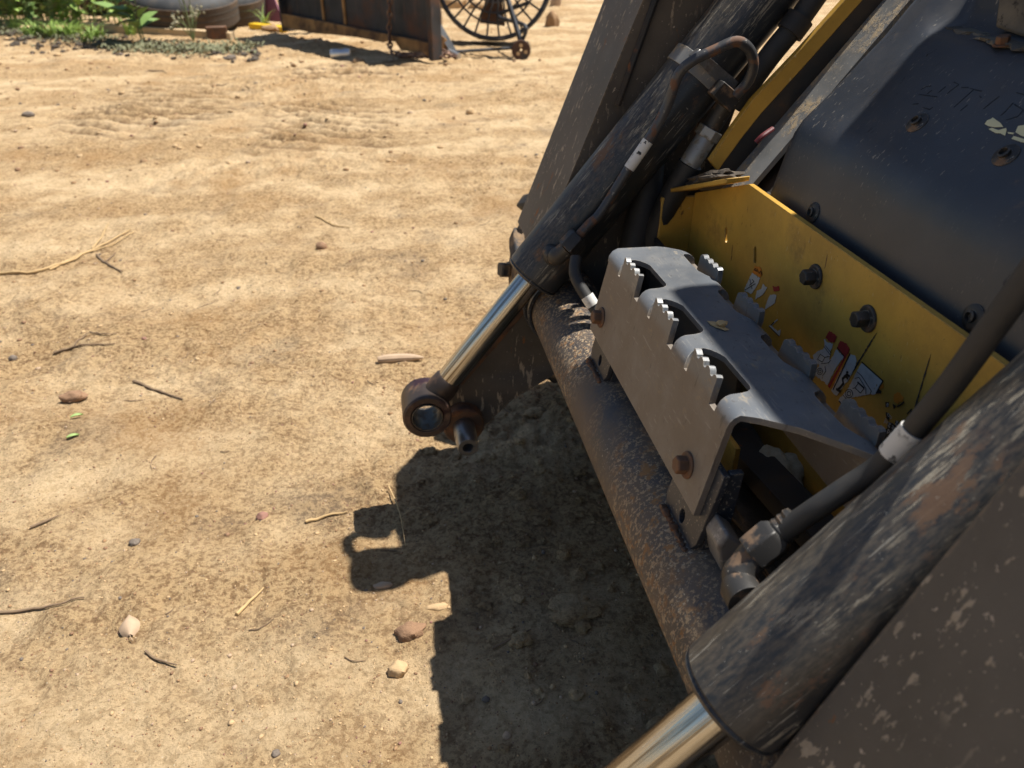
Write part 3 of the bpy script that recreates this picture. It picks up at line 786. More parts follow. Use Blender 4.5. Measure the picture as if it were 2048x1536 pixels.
strokes('pictogram', z4, [[(840, 490), (795, 535)], [(795, 540), (802, 590)], [(800, 590), (765, 635), (740, 655)], [(815, 510), (848, 495), (868, 505)], [(835, 515), (850, 530)], [(730, 650), (768, 675)]], .0015, M['ink'], .0013, panel)
flat('pictogram', z4, circ(845, 464, 15, 10)[:-1], M['ink'], .0013, panel, 1, 0)
strokes('line_drawing', z4, [circ(865, 697, 46), circ(865, 697, 24), [(970, 580), (1030, 640), (992, 692), (930, 635), (970, 580)], [(930, 530), (975, 520), (1050, 640), (1050, 700)], [(955, 460), (1000, 500), (1110, 670), (1095, 705)], [(905, 640), (930, 635)], [(800, 715), (835, 755)]], .00032, M['ink'], .0013, panel)
strokes('line_drawing', z4, [circ(545, 455, 36), circ(545, 455, 17), [(550, 265), (600, 300), (572, 352), (520, 320), (550, 265)], [(590, 180), (660, 275)], [(605, 170), (668, 250)], [(600, 300), (650, 290)], [(560, 370), (640, 360), (665, 330)], [(600, 400), (612, 450), (575, 500)]], .00032, M['ink'], .0013, panel)
strokes('heavy_line', z4, [[(962, 574), (1030, 636)]], .0009, M['ink'], .0015, panel)
blk = flat('text_sticker', z4, [(1300, 1010), (1340, 1020), (1420, 1085), (1400, 1150), (1345, 1215), (1275, 1260), (1150, 1225), (1225, 1105), (1280, 1080)], M['ink'], .0008, panel, 16)
for k, pl in enumerate(([(1265, 790), (1300, 790), (1295, 840), (1265, 845)], [(1345, 810), (1385, 830), (1355, 870)], [(1270, 900), (1305, 915), (1300, 1000), (1275, 965)], [(1375, 990), (1415, 1010), (1400, 1045), (1370, 1030)], [(1450, 985), (1490, 1020), (1470, 1055), (1440, 1030)], [(1180, 640), (1225, 680), (1160, 700)])):
    flat('sticker_fleck', z4, pl, M['ink'], .0008, panel, 30 + k, .0005)
flat('sticker_fleck', z4, [(1360, 700), (1400, 680), (1465, 740), (1450, 790), (1385, 805), (1355, 760)], M['orange'], .0008, panel, 41, .0012)
flat('sticker_fleck', z4, [(1205, 610), (1240, 590), (1240, 640), (1200, 660)], M['orange'], .0008, panel, 42, .0008)
strokes('triangle_mark', z4, [[(1505, 920), (1550, 870), (1540, 925)], [(1390, 840), (1440, 815), (1465, 790)]], .0007, M['ink'], .0012, panel)
def text(s, px, py, size, parent, off=.0013):
    cu = bpy.data.curves.new('text', 'FONT'); cu.body = s; cu.size = size; cu.resolution_u = 2
    o = bpy.data.objects.new('text', cu); C.objects.link(o)
    dg = bpy.context.evaluated_depsgraph_get()
    me = bpy.data.meshes.new_from_object(o.evaluated_get(dg))
    C.objects.unlink(o); bpy.data.objects.remove(o)
    me.materials.clear(); me.materials.append(M['print'])
    c = pan(px, py, off)
    o = bpy.data.objects.new('lettering', me)
    return link(o, parent, Matrix(((0, 0, -1, c.x), (-1, 0, 0, c.y), (0, 1, 0, c.z), (0, 0, 0, 1))))
for s, x, y, sz in (('e', 1272, 825, .0080), ('ou', 1280, 935, .0080), ('g', 1375, 1020, .0080), ('jir', 1250, 1005, .0080), ('g attac', 1295, 1040, .0085), ('ping', 1283, 1115, .0088), ('y en', 1232, 1165, .0088), ('y', 1450, 1005, .0080)):
    text(s, *z4(x, y), sz, panel)
# long gouges through the paint
def gouge(ln, w, seed):
    P = [pan(*z4(*p), .0006) for p in ln]; n = 26; rnd = random.Random(seed)
    a, b = P[0], P[-1]; L = []; Rr = []
    d = (b - a).normalized(); nn = Vector((0, -d.z, d.y))
    for i in range(n + 1):
        t = i / n; ww = w * math.sin(PI * min(1, max(0, t * .98 + .01))) ** .6 * rnd.uniform(.45, 1.2)
        L.append(a.lerp(b, t) + nn * ww); Rr.append(a.lerp(b, t) - nn * ww * rnd.uniform(.4, 1.2))
    return prism(L + Rr[::-1], (.0002, 0, 0))
mk('paint_gouge', join(gouge([(1170, 30), (900, 470)], .0016, 1)), M['dark'], panel, smooth=0)
mk('paint_gouge', join(gouge([(1762, 270), (1545, 1000)], .0012, 2)), M['dark'], panel, smooth=0)
mk('paint_gouge', join(gouge([(1800, 690), (1640, 960)], .0018, 3)), M['dark'], panel, smooth=0)

# black moulded cover above the panel
HP0, HN = Vector((.562, 0, .772)), Vector((-math.sin(R(47)), 0, math.cos(R(47))))
def hoodlow(px, py): return onpl(px, py, Vector((.5315, 0, .70)), Vector((-1, 0, .20)).normalized())
def hoodup(px, py): return onpl(px, py, HP0, HN)
rx, rz = .655, HP0.z + (.655 - HP0.x) * math.tan(R(47))
def prof(y):
    """cover profile for a given y, from the panel lip up to the cab sill"""
    k = min(1, max(0, (y - .905) / .045)); k = k * k * (3 - 2 * k)
    low = [(.522, .650), (.5295, .690), (.5375, .728), (.5435, .748), (.5520, .7635), (.5625, .7748), (.5750, .7865)]
    up = [(.60, HP0.z + (.60 - HP0.x) * math.tan(R(47))), (.63, HP0.z + (.63 - HP0.x) * math.tan(R(47))), (rx - .01, rz - .0115)]
    wing = [(rx, rz + .001), (rx + .02, rz + .026), (rx + .045, rz + .056), (rx + .09, rz + .115), (rx + .14, rz + .19), (rx + .2, rz + .30)]
    wall = [(rx + .002, rz - .004), (rx + .010, rz + .000), (rx + .050, rz + .012), (rx + .058, rz + .030), (rx + .070, rz + .13), (rx + .09, rz + .30)]
    return low + up + [(a[0] + (b[0] - a[0]) * k, a[1] + (b[1] - a[1]) * k) for a, b in zip(wall, wing)]
ysamp = sorted(set([.36, .42, .5, .6, .7, .8, .86] + [round(.89 + .005 * k, 4) for k in range(13)] + [.96, .968, .974, .977]))
HV, HF = [], []
np_ = len(prof(.5))
for i, y in enumerate(ysamp):
    pull = max(0, (y - .962) / .015) ** 2 * .008
    for j, (x, z) in enumerate(prof(y)):
        yy_ = y + (.018 * max(0, (z - .78) / .2) if y > .95 else 0)
        HV.append(Vector((x + pull, yy_, z - pull * .4)))
for i in range(len(ysamp) - 1):
    for j in range(np_ - 1):
        HF.append((i * np_ + j, i * np_ + j + 1, (i + 1) * np_ + j + 1, (i + 1) * np_ + j))
k = len(HV)
last = (len(ysamp) - 1) * np_
for j in range(np_): HV.append(HV[last + j] + Vector((.05, .004, -.01)))
for j in range(np_ - 1): HF.append((last + j, last + j + 1, k + j + 1, k + j))
hood = mk('front_cover', (HV, HF), M['hood'], loader, smooth=60)
scr = None
for p, f, n in (((1835, 246), hoodup, HN), ((2012, 311), hoodup, HN), ((1627, 425), hoodlow, Vector((-1, 0, .20))), ((1947, 634), hoodlow, Vector((-1, 0, .20)))):
    c = f(*p)
    if scr is None: scr = mk('screw', join(lathe([(.0125, 0), (.0125, .0012), (.0115, .002), (.0060, .0026), (.0058, .0060), (.0042, .0066), (.0036, .0050), (.0034, .0030), (0, .0028)], 24)), M['nut'], hood, frame(c, n), smooth=40)
    else: share(scr, 'screw', hood, frame(c, n))
def hz(x, y): return (1780 + x / 7.642, 130 + y / 7.64)
def hflat(name, pts, mat, off=.0006):
    P = [hoodup(*hz(*p)) + HN * off for p in pts]
    return mk(name, prism(P, HN * -.0003), mat, hood, smooth=0)
for pl in ([(1450, 905), (1490, 850), (1545, 830), (1575, 808), (1690, 890), (1735, 950), (1600, 955), (1500, 935)], [(1510, 985), (1560, 965), (1660, 1000), (1780, 968), (1785, 1005), (1760, 1085), (1690, 1048), (1620, 1045)],
           [(1920, 1030), (1962, 938), (2070, 920), (2120, 1000), (2110, 1120), (2000, 1080)], [(1860, 1130), (1895, 1090), (2100, 1150), (2100, 1200), (2000, 1180)], [(1800, 1030), (1900, 1040), (1880, 1062), (1810, 1052)]):
    hflat('sticker_remnant', pl, M['cream'])
marks = [[(470, 380), (540, 335), (630, 320)], [(440, 450), (600, 470), (720, 490)], [(570, 440), (640, 385)], [(740, 425), (850, 330)], [(870, 440), (960, 370), (1055, 300), (975, 262)], [(1090, 345), (1200, 345)], [(975, 650), (1120, 520), (1275, 380)], [(1225, 360), (1400, 402)], [(1370, 470), (1395, 500)],
         [(1075, 700), (1185, 610)], [(1425, 675), (1540, 580), (1670, 480)], [(1690, 775), (1770, 705), (1880, 580)], [(1780, 840), (1950, 790), (2040, 690), (1900, 600)], [(1930, 420), (2060, 460)], [(500, 650), (610, 680), (655, 645)], [(350, 600), (440, 590)]]
parts = []
for ln in marks:
    P = [hoodup(*hz(*p)) + HN * .00035 for p in ln]
    for a, b in zip(P[:-1], P[1:]):
        d = (b - a); n = d.cross(HN).normalized() * .0007
        parts.append(prism([a - n * .5, b - n, b + n, a + n * .6], HN * -.0002))
mk('scratched_lettering', join(*parts), M['ink'], hood, smooth=0)
# foam lining, its torn ledge and a bolt
fo = [Vector((rx + .050, y, z)) for y, z in ((.36, rz + .012), (.80, rz + .010), (.846, rz + .014), (.852, rz + .05), (.846, rz + .09), (.852, rz + .14), (.85, rz + .30), (.36, rz + .30))]
fo = [Vector((p.x + .08 * (p.z - rz), p.y + .004 * math.sin(p.z * 90), p.z)) for p in fo]
mk('foam_lining', prism(fo, (-.014, 0, .001)), M['foam'], hood, bevel=.004)
rnd = random.Random(4)
ledge = []
for i in range(44):
    y = .50 + .40 * i / 43
    ledge.append(xf(blob(rnd.uniform(.006, .013), (1.2, 1.8, .45), i, .6, 1), Matrix.Translation(Vector((rx + .018 + .012 * rnd.random() + .010 * (y > .84), y, rz + .005)))))
lg = mk('crumbled_foam', join(*ledge), M['foam'], hood); tag(lg, kind='stuff')
bolt2 = mk('bolt', hexbolt(.0072, .008, .0095, .002), M['rust'], hood, frame(Vector((rx + .012, .792, rz + .004)), (-.2, 0, 1)), bevel=.0005)

# side post: yellow edge, black plate beside the cover
A = [ony(*p, 1.125) for p in ((1720, -40), (1690, 0), (1600, 100), (1505, 200), (1470, 248), (1420, 322))]
B = [ony(*p, 1.125) for p in ((1758, -40), (1726, 0), (1622, 118), (1522, 228), (1484, 276), (1436, 342))]
mk('side_post', prism(A + B[::-1], (0, .012, 0)), M['yellow'], loader, bevel=.0012)
s0, s1 = ony(1505, 372, 1.06), ony(1745, 0, 1.125)
s1.y = s0.y
sd = Vector((math.cos(R(49)), 0, math.sin(R(49))))
sn = Vector((-sd.z, 0, sd.x))
b0 = s0 - sd * .05; b1 = s1 + sd * .25
mk('side_plate', prism([Vector((b0.x, 1.058, b0.z)), Vector((b1.x, 1.075, b1.z)), Vector((b1.x, 1.124, b1.z)), Vector((b0.x, 1.124, b0.z))], sn * -.008), M['plate'], loader)
mk('side_plate', prism([Vector((b0.x + .03, .960, b0.z)), Vector((b1.x + .05, .960, b1.z)), Vector((b1.x + .05, 1.124, b1.z)), Vector((b0.x + .03, 1.124, b0.z))], sn * -.008), M['dark'], loader)  # darker plate stands in for the shadow band beside the cover
mk('side_wall', prism(B + [Vector((.66, 1.125, .45)), Vector((1.05, 1.125, .80)), Vector((1.05, 1.125, 1.25))], (0, .010, 0)), M['dark'], loader)
fit = ony(1640, 78, 1.10)
mk('plate_screw', lathe([(.008, 0), (.008, .002), (.005, .0035), (.005, .007), (.003, .0075)], 20), M['zinc'], loader, frame(s0 + sd * .235 + Vector((0, .045, 0)), sn))
mk('red_wire_end', sweep(smooth_path([ony(1512, 285, 1.07), ony(1525, 272, 1.07), ony(1545, 258, 1.08)], 4), .004, 10), M['red_paint'], loader)
# hoses and fittings between the far cylinder and the panel
mk('hose_ferrule', lathe([(.0165, 0), (.0165, .050), (.0150, .052), (.0150, .054)], 28), M['zinc'], loader, frame(ony(1378, 330, 1.165), ony(1412, 275, 1.165) - ony(1378, 330, 1.165)), smooth=40)
mk('ferrule_nut', ([(.020 * math.cos(PI / 3 * k), .020 * math.sin(PI / 3 * k), z) for z in (0, .016) for k in range(6)], [tuple(range(6))[::-1], tuple(range(6, 12))] + [(k, (k + 1) % 6, (k + 1) % 6 + 6, k + 6) for k in range(6)]), M['zinc'], loader, frame(ony(1411, 276, 1.165), ony(1412, 275, 1.165) - ony(1378, 330, 1.165)), bevel=.001)
mk('coupling', sweep(smooth_path([ony(1416, 268, 1.165), ony(1432, 240, 1.163), ony(1450, 212, 1.158)], 4), .0150, 18), M['nut'], loader)
mk('hose', sweep(smooth_path([ony(1380, 328, 1.166), ony(1362, 362, 1.17), ony(1335, 410, 1.18), ony(1312, 470, 1.19), ony(1300, 540, 1.20), ony(1296, 620, 1.20)], 5), .020, 18), M['hose'], loader)
mk('hose', sweep(smooth_path([ony(1640, -20, 1.15), ony(1590, 50, 1.15), ony(1545, 105, 1.15), ony(1505, 160, 1.155), ony(1468, 215, 1.16)], 5), .0165, 18), M['hose'], loader)
mk('hose_cuff', sweep([ony(1602, 34, 1.15), ony(1578, 66, 1.15)], .021, 18), M['dark'], loader)
mk('hose', sweep(smooth_path([ony(1300, 300, 1.235), ony(1290, 400, 1.22), ony(1262, 520, 1.20), ony(1250, 640, 1.15)], 6), .026, 16), M['hose'], loader)
hs = smooth_path([ony(1152, 515, 1.10), ony(1150, 548, 1.08), ony(1165, 580, 1.06), ony(1190, 618, 1.04), ony(1215, 660, 1.02), ony(1235, 720, 1.0)], 6)
smallh = mk('hose', sweep(hs, .0095, 16), M['hose'], loader)
mk('hose_band', sweep([ony(1174, 592, 1.05), ony(1186, 611, 1.042)], .0104, 16), M['tag'], smallh)
# clutter under the step: dirt-filled belly tray, links, a casting
mk('belly_dirt', xf(blob(1, (.075, .42, .020), 2, .5, 4, 2.6), Matrix.Translation(Vector((.47, .74, .335)))), M['soil'], loader)
mk('drag_link', prism([Vector((.425, .84, .352)), Vector((.47, .84, .352)), Vector((.468, .50, .402)), Vector((.425, .50, .402))], (0, 0, .028)), M['dark'], loader, bevel=.003)
mk('tray_lip', box((.395, .70, .335), (.402, .745, .44)), M['yellow'], loader, bevel=.001)
mk('added_dark_plate', box((.435, .80, .335), (.442, 1.16, .535)), M['dark'], loader, bevel=.001)  # added dark plate, makes the openings in the step look shaded inside
cp = [ony(1408, 1048, .54), ony(1428, 1020, .54), ony(1455, 1040, .54), ony(1478, 1090, .53), ony(1500, 1130, .52), ony(1512, 1160, .51), ony(1490, 1200, .50), ony(1465, 1160, .505), ony(1448, 1128, .515), ony(1425, 1115, .53)]
mk('cast_lug', prism([Vector((p.x, .505 + .0 * i, p.z)) for i, p in enumerate(cp)], (0, .052, 0)), M['cast'], tube, bevel=.007, seg=3)
# front wheels
TYC = Vector((.535, 0, .295)); TS = .30 / .416
def wheel(yc, flip):
    P = [(a * TS, b * .58) for a, b in [(.205, -.125), (.30, -.14), (.355, -.135), (.375, -.115), (.383, -.06), (.385, 0), (.383, .06), (.375, .115), (.355, .135), (.30, .14), (.205, .125), (.19, .05), (.19, -.05), (.205, -.125)]]
    VV, FF = [], []; n = 64
    for r_, z in P[:-1]:
        for i in range(n):
            a = 2 * PI * i / n; VV.append((r_ * math.cos(a), r_ * math.sin(a), z))
    m = len(P) - 1
    for k in range(m):
        for i in range(n):
            FF.append((k * n + i, k * n + (i + 1) % n, ((k + 1) % m) * n + (i + 1) % n, ((k + 1) % m) * n + i))
    w = mk('wheel', (VV, FF), M['tyre'], loader, frame((TYC.x, yc, TYC.z), (0, 1, 0)), smooth=40)
    mk('rim', lathe([(.13, -.058), (.135, -.046), (.12, -.034), (.07, -.017), (.0, -.017)], 40), M['yellow'], w, frame((TYC.x, yc, TYC.z), (0, 1, 0)), smooth=40)
    lug = None
    for i in range(22):
        a = 2 * PI * i / 22
        side = -1 if i % 2 else 1
        Mx = frame((TYC.x, yc, TYC.z), (0, 1, 0)) @ Matrix.Rotation(a, 4, 'Z')
        if lug is None or i == 1:
            pr = [(.360, side * .138), (.376, side * .120), (.384, side * .02), (.384, -side * .01), (.414, -side * .008), (.416, side * .04), (.412, side * .118), (.380, side * .146)]
            L = []
            for r_, z in pr: L.append((r_ * TS, z * .58))
            A_ = [Vector((r_ * math.cos(t0), r_ * math.sin(t0), z)) for (r_, z), t0 in zip(L, [-.055 + .12 * (1 - abs(z) / .082) for _, z in L])]
            B_ = [Vector((r_ * math.cos(t0), r_ * math.sin(t0), z)) for (r_, z), t0 in zip(L, [.055 + .12 * (1 - abs(z) / .082) for _, z in L])]
            n = len(A_)
            o = mk('tread_lug', (A_ + B_, [tuple(range(n))[::-1], tuple(range(n, 2 * n))] + [(k, (k + 1) % n, (k + 1) % n + n, k + n) for k in range(n)]), M['tyre'], w, Mx, bevel=.005)
            if lug is None: lug = [o, None]
            else: lug[1] = o
        else:
            share(lug[i % 2], 'tread_lug', w, Mx)
wheel(1.545, 1)
wheel(mir(1.545), -1)
# cab frame over the operator, unseen; roof edges shaped for the shade they cast
cab = mk('unseen_cab_roof', prism([Vector((.965, .50, 1.90)), Vector((.965, .985, 1.90)), Vector((2.1, .985, 1.92)), Vector((2.1, .50, 1.92))], (0, 0, .06)), M['dark'], loader, bevel=.01)
for yv in (.50, .95):
    mk('cab_post', prism([Vector((.93, yv, .98)), Vector((.98, yv, .98)), Vector((1.08, yv, 1.90)), Vector((1.03, yv, 1.90))], (0, .045, 0)), M['dark'], cab, bevel=.006)
    mk('cab_side', box((1.2, yv, .98), (2.1, yv + .03, 1.9)), M['dark'], cab)
mk('seat', join(box((1.35, .56, .95), (1.75, .94, 1.10)), box((1.7, .56, 1.1), (1.82, .94, 1.6))), M['dark'], cab, bevel=.03)
cb = mk('shadow_caster_block', box((.372, 1.105, .99), (.478, 1.215, 1.07)), M['dark'], arms[0], bevel=.033, seg=5)  # block, bracket and hose loop added out of view to cast the hooked ground shadow
mk('shadow_caster_bracket', box((.472, 1.12, .99), (.53, 1.257, 1.05)), M['dark'], cb)
mk('shadow_caster_loop', sweep(smooth_path([Vector((.385, 1.19, 1.05)), Vector((.378, 1.225, 1.06)), Vector((.384, 1.25, 1.07)), Vector((.42, 1.26, 1.08)), Vector((.47, 1.262, 1.09))], 6), .011, 12), M['hose'], cb)

# ------------------------------------------------------------------ small things lying about
def gpt(px, py):
    p = onz(px, py, 0.)
    for _ in range(4): p = onz(px, py, gz(p.x, p.y))
    return p
def stone(name, px, py, wpx, sc, seed, mat, label, cat='stone', sink=.3, rough=.3, rz=0., sub=3):
    p = gpt(px, py); d = (p - EYE).dot(FW); r = wpx * d / FPX * .5
    o = mk(name, blob(r, sc, seed, rough, sub, 1.4, -.55), mat, None, Matrix.Translation(p + Vector((0, 0, r * sc[2] * sink))) @ Matrix.Rotation(rz, 4, 'Z'), smooth=50)
    return tag(o, label, cat)
M['sandstone'] = plain('sandstone', (.50, .34, .18), .9, var=.3, scale=60, h=.002)
M['brownstone'] = plain('brown_stone', (.27, .155, .085), .85, var=.5, scale=70, h=.005)
M['greystone'] = plain('grey_stone', (.17, .135, .105), .85, var=.35, scale=60, h=.002)
M['redstone'] = plain('red_stone', (.28, .14, .10), .8, var=.3, scale=60, h=.001)
M['clod'] = plain('clay_clod', (.33, .20, .10), .95, var=.45, scale=40, h=.006)
M['twig'] = plain('dry_twig', (.20, .135, .08), .9, var=.4, scale=90, h=.001)
M['straw'] = plain('dry_straw', (.50, .34, .16), .85, var=.3, scale=90, h=.001)
M['leaf'] = plain('dry_leaf', (.44, .31, .20), .75, var=.2, scale=60, h=.0006)
M['gleaf'] = plain('green_leaf', (.34, .46, .16), .6, var=.2, scale=60, h=.0004)
stone('stone', 822, 1266, 56, (1.0, .75, .55), 3, M['brownstone'], 'smooth brown stone lying just outside the loader shadow', rough=.42)
stone('stone', 796, 1342, 40, (1.0, .85, .75), 8, M['sandstone'], 'yellow stone in the sun below the smooth brown stone', rough=.3)
stone('stone', 149, 797, 46, (1.0, .6, .5), 12, M['brownstone'], 'rounded reddish brown stone at the left above two green leaves', rough=.40)
stone('stone', 643, 496, 22, (1, 1, .9), 14, M['brownstone'], 'small round brown stone alone in the sand at upper centre', rough=.15)
stone('stone', 766, 1172, 34, (1.1, .5, .3), 17, M['leaf'], 'flat pale stone chip at the tip of the hooked shadow', rough=.25)
stone('stone', 875, 1215, 36, (1.2, .5, .35), 19, M['sandstone'], 'narrow tan stone chip at the edge of the shadow', rough=.3)
stone('pebble', 525, 1034, 22, (1, .9, .7), 21, M['redstone'], 'small red pebble in open sand left of the shadow', 'pebble')
stone('pebble', 270, 1086, 22, (1, .8, .6), 22, M['greystone'], 'small dark purplish pebble left of centre', 'pebble')
stone('pebble', 940, 226, 16, (1, 1, .9), 24, M['sandstone'], 'pale round pebble far out in the sand near the lift arm', 'pebble')
stone('pebble', 27, 718, 16, (1, .9, .8), 25, M['greystone'], 'black pebble near the left edge of the picture', 'pebble')
stone('pebble', 57, 231, 20, (1.2, .7, .6), 26, M['greystone'], 'grey pebble beside two white chips far left', 'pebble')
stone('pebble', 1014, 1472, 18, (1, .9, .7), 27, M['leaf'], 'whitish pebble at the bottom of the loader shadow', 'pebble')
stone('pebble', 972, 1400, 16, (1, .9, .7), 28, M['greystone'], 'pale grey pebble inside the shadow near the bottom', 'pebble')
stone('pebble', 552, 1508, 18, (1, .9, .7), 29, M['greystone'], 'dark grey pebble near the bottom edge in sunlight', 'pebble')
stone('dirt_clod', 1150, 1222, 118, (1.0, .62, .20), 31, gm, 'flat pale clod of clay in the shadow under the tube', 'clod', rough=.5, sub=4)
stone('dirt_clod', 1040, 1284, 42, (1, .8, .5), 33, gm, 'crumbling brown clod left of the flat pale clod', 'clod', rough=.6)
stone('rock', 1068, 830, 40, (1, .8, .4), 35, gm, 'low dark clod in the shadow behind the hinge pin', 'clod', rough=.6)
# the pale rock caught in the belly tray under the step, and a crumb on the step
pr = Vector((.476, .720, .372))
o = mk('stone', blob(.034, (.85, 1.2, .75), 41, .35, 4, 1.5), M['rock'], None, Matrix.Translation(pr) @ Matrix.Rotation(R(20), 4, 'X'), smooth=60)
tag(o, 'pale greenish rock lodged in the tray under the step', 'stone')
o = mk('leaf_crumb', join(xf(blob(.0060, (1.1, .8, .55), 43, .5, 2), Matrix.Translation((.003, -.002, .004))), xf(blob(.0095, (.5, 1.5, .12), 44, .5, 2), Matrix.Rotation(.5, 4, 'Z'))), M['straw'], None, Matrix.Translation(onz(1437, 652, .6035)))
tag(o, 'dry curled leaf crumb lying on the step tread', 'leaf')

def twig(pxs, w, mat, label, cat='twig', name='twig', lift=.004, fork=()):
    def lay(pp, w0, w1):
        P = []
        for p in pp:
            g = gpt(*p); P.append(g)
        P = smooth_path(P, 5)
        P = [Vector((p.x, p.y, gz(p.x, p.y) + lift)) for p in P]
        return sweep(P, [w0 + (w1 - w0) * i / (len(P) - 1) for i in range(len(P))], 7)
    parts = [lay(pxs, w, w * .45)]
    for f in fork: parts.append(lay(f, w * .6, w * .3))
    o = mk(name, join(*parts), mat, None)
    return tag(o, label, cat)
twig([(268, 765), (300, 778), (335, 790), (366, 801)], .0042, M['twig'], 'dark club-shaped twig lying left of centre')
twig([(0, 550), (70, 545), (140, 525), (200, 495), (262, 462)], .0055, M['straw'], 'long split straw stalk running in from the left edge', 'stalk', 'dry_stalk', .006, [[(100, 542), (160, 512), (230, 490), (268, 468)], [(185, 500), (205, 475), (218, 450)]])
twig([(195, 512), (215, 528), (245, 545)], .005, M['twig'], 'short black twig under the long straw stalk', fork=[[(212, 524), (228, 512), (232, 508)]])
twig([(108, 708), (140, 698), (180, 692), (230, 690)], .0035, M['twig'], 'thin forked twig above the reddish brown stone', fork=[[(150, 694), (172, 672), (178, 668)], [(180, 666), (215, 670), (235, 668)]])
twig([(0, 1228), (60, 1222), (110, 1213), (170, 1198)], .0030, M['twig'], 'long thin twig lying flat at the lower left edge')
twig([(292, 1305), (310, 1320), (335, 1328), (355, 1333)], .0024, M['twig'], 'short crooked black twig below the dry leaf')
twig([(612, 1046), (650, 1035), (695, 1026)], .0034, M['straw'], 'pale straw stub left of the hooked shadow', 'straw', 'straw')
twig([(474, 1232), (500, 1205), (528, 1178)], .0034, M['straw'], 'pale flat straw in the sand below centre', 'straw', 'straw')
twig([(778, 980), (792, 1010), (803, 1045), (812, 1100)], .0016, M['straw'], 'thin curved dry grass stem crossing the shadow edge', 'straw', 'dry_straw', .010)
twig([(632, 434), (660, 448), (700, 458)], .004, M['straw'], 'bent straw in the sand above the small round stone', 'straw', 'straw')
twig([(62, 1058), (90, 1047), (118, 1034)], .0030, M['twig'], 'knobbly dark twig at the left edge below the leaves')
twig([(985, 1300), (1040, 1272), (1062, 1262)], .0022, M['twig'], 'thin dark twig in the shadow below the pale clod')
twig([(297, 142), (320, 143), (332, 145)], .006, M['twig'], 'short stick far out in the sand below the grass')
twig([(412, 172), (452, 170)], .006, M['twig'], 'straight stick lying by the far tread prints')
# spent wooden shard near the cylinder rod, leaves
p0, p1 = gpt(756, 726), gpt(848, 722)
pp = [p0.lerp(p1, t) + Vector((0, .004 * math.sin(t * 3), .010)) for t in np.linspace(0, 1, 9)]
o = mk('wood_shard', sweep(pp, [.008, .0115, .0125, .0125, .012, .0115, .010, .007, .002], 10), M['leaf'], None)
tag(o, 'pale tapered shard lying in the sand left of the chrome rod', 'shard')
def leafmesh(L, W, cup, n=7, m=4):
    V, F = [], []
    for i in range(n + 1):
        t = i / n; w = W * math.sin(PI * min(.98, .06 + t * .92)) ** .7
        for j in range(-m, m + 1):
            u = j / m
            V.append(Vector((t * L, u * w, cup * (u * u) * W * 1.2 + .12 * L * math.sin(PI * t))))
    k = 2 * m + 1
    for i in range(n):
        for j in range(k - 1): F.append((i * k + j, i * k + j + 1, (i + 1) * k + j + 1, (i + 1) * k + j))
    nV = len(V)
    V2 = [v - Vector((0, 0, .0005)) for v in V]
    F2 = [tuple(i + nV for i in f)[::-1] for f in F]
    return V + V2, F + F2
p = gpt(262, 1275)
o = mk('dry_leaf', join(leafmesh(.045, .017, -.5), xf(sweep([Vector((0, 0, .001)), Vector((-.008, -.001, .0005)), Vector((-.016, -.004, 0))], .0006, 6), Matrix())), M['leaf'], None, Matrix.Translation(p + Vector((0, 0, .008))) @ Matrix.Rotation(R(105), 4, 'Z'), smooth=80)
tag(o, 'pale tan dry leaf standing out in the sand at lower left', 'leaf')
for px_, py_, lab in ((142, 838, 'upper of two small green leaves under the reddish stone'), (134, 879, 'lower of two small green leaves under the reddish stone')):
    p = gpt(px_, py_)
    o = mk('green_leaf', leafmesh(.026, .0052, .5), M['gleaf'], None, Matrix.Translation(p + Vector((0, 0, .003))) @ Matrix.Rotation(R(18), 4, 'Z'), smooth=80)
    tag(o, lab, 'leaf')

# loose grit over the whole yard: nobody could count it
rg = np.random.default_rng(5)
base = [blob(1, (1, 1, .7), k, .35, 1) for k in range(6)]
PV, PF, PM = [], [], []
off = 0
def scatter(n, x0, x1, y0, y1, r0, r1, pw=2.2):
    global off
    X = rg.uniform(x0, x1, n); Y = rg.uniform(y0, y1, n); Z = gnd(X, Y)
    for k in range(n):
        v, f = base[k % 6]
        r = r0 + (r1 - r0) * rg.random() ** pw * rg.random()
        a = rg.uniform(0, 6.28); c, s_ = math.cos(a) * r, math.sin(a) * r; e = rg.uniform(.6, 1.4)
        A = np.array(v)
        PV.append(np.stack([A[:, 0] * c * e - A[:, 1] * s_ + X[k], A[:, 0] * s_ * e + A[:, 1] * c + Y[k], A[:, 2] * r * .8 + Z[k] + r * .2], 1))
        PF.append(np.array(f) + off); off += len(v)
        PM.append(np.full(len(f), rg.choice(6, p=[.46, .22, .14, .06, .09, .03])))
scatter(3000, -.95, .5, .5, 1.9, .0010, .0055)
scatter(9500, -.95, .45, .5, 1.7, .0008, .0026, 1.2)
scatter(5000, -1.5, .5, 1.6, 3.0, .0012, .0040, 1.2)
scatter(1500, -1.7, .6, 1.8, 3.6, .0016, .0085)
scatter(900, -2.6, 1.2, 3.5, 6.5, .004, .022)
scatter(260, -3.4, 1.4, 6.3, 8.2, .006, .035)
PV = np.concatenate(PV); PF = np.concatenate(PF); PM = np.concatenate(PM).astype(np.int32)
me = bpy.data.meshes.new('loose_grit')
me.vertices.add(len(PV)); me.vertices.foreach_set('co', PV.ravel())
me.loops.add(PF.size); me.loops.foreach_set('vertex_index', PF.ravel().astype(np.int32))
me.polygons.add(len(PF)); me.polygons.foreach_set('loop_start', np.arange(0, PF.size, 3, dtype=np.int32))
me.update(calc_edges=True)
for m in ('sandstone', 'clod', 'brownstone', 'greystone', 'leaf', 'redstone'): me.materials.append(M[m])
me.polygons.foreach_set('material_index', PM)
me.polygons.foreach_set('use_smooth', np.ones(len(PF), bool))
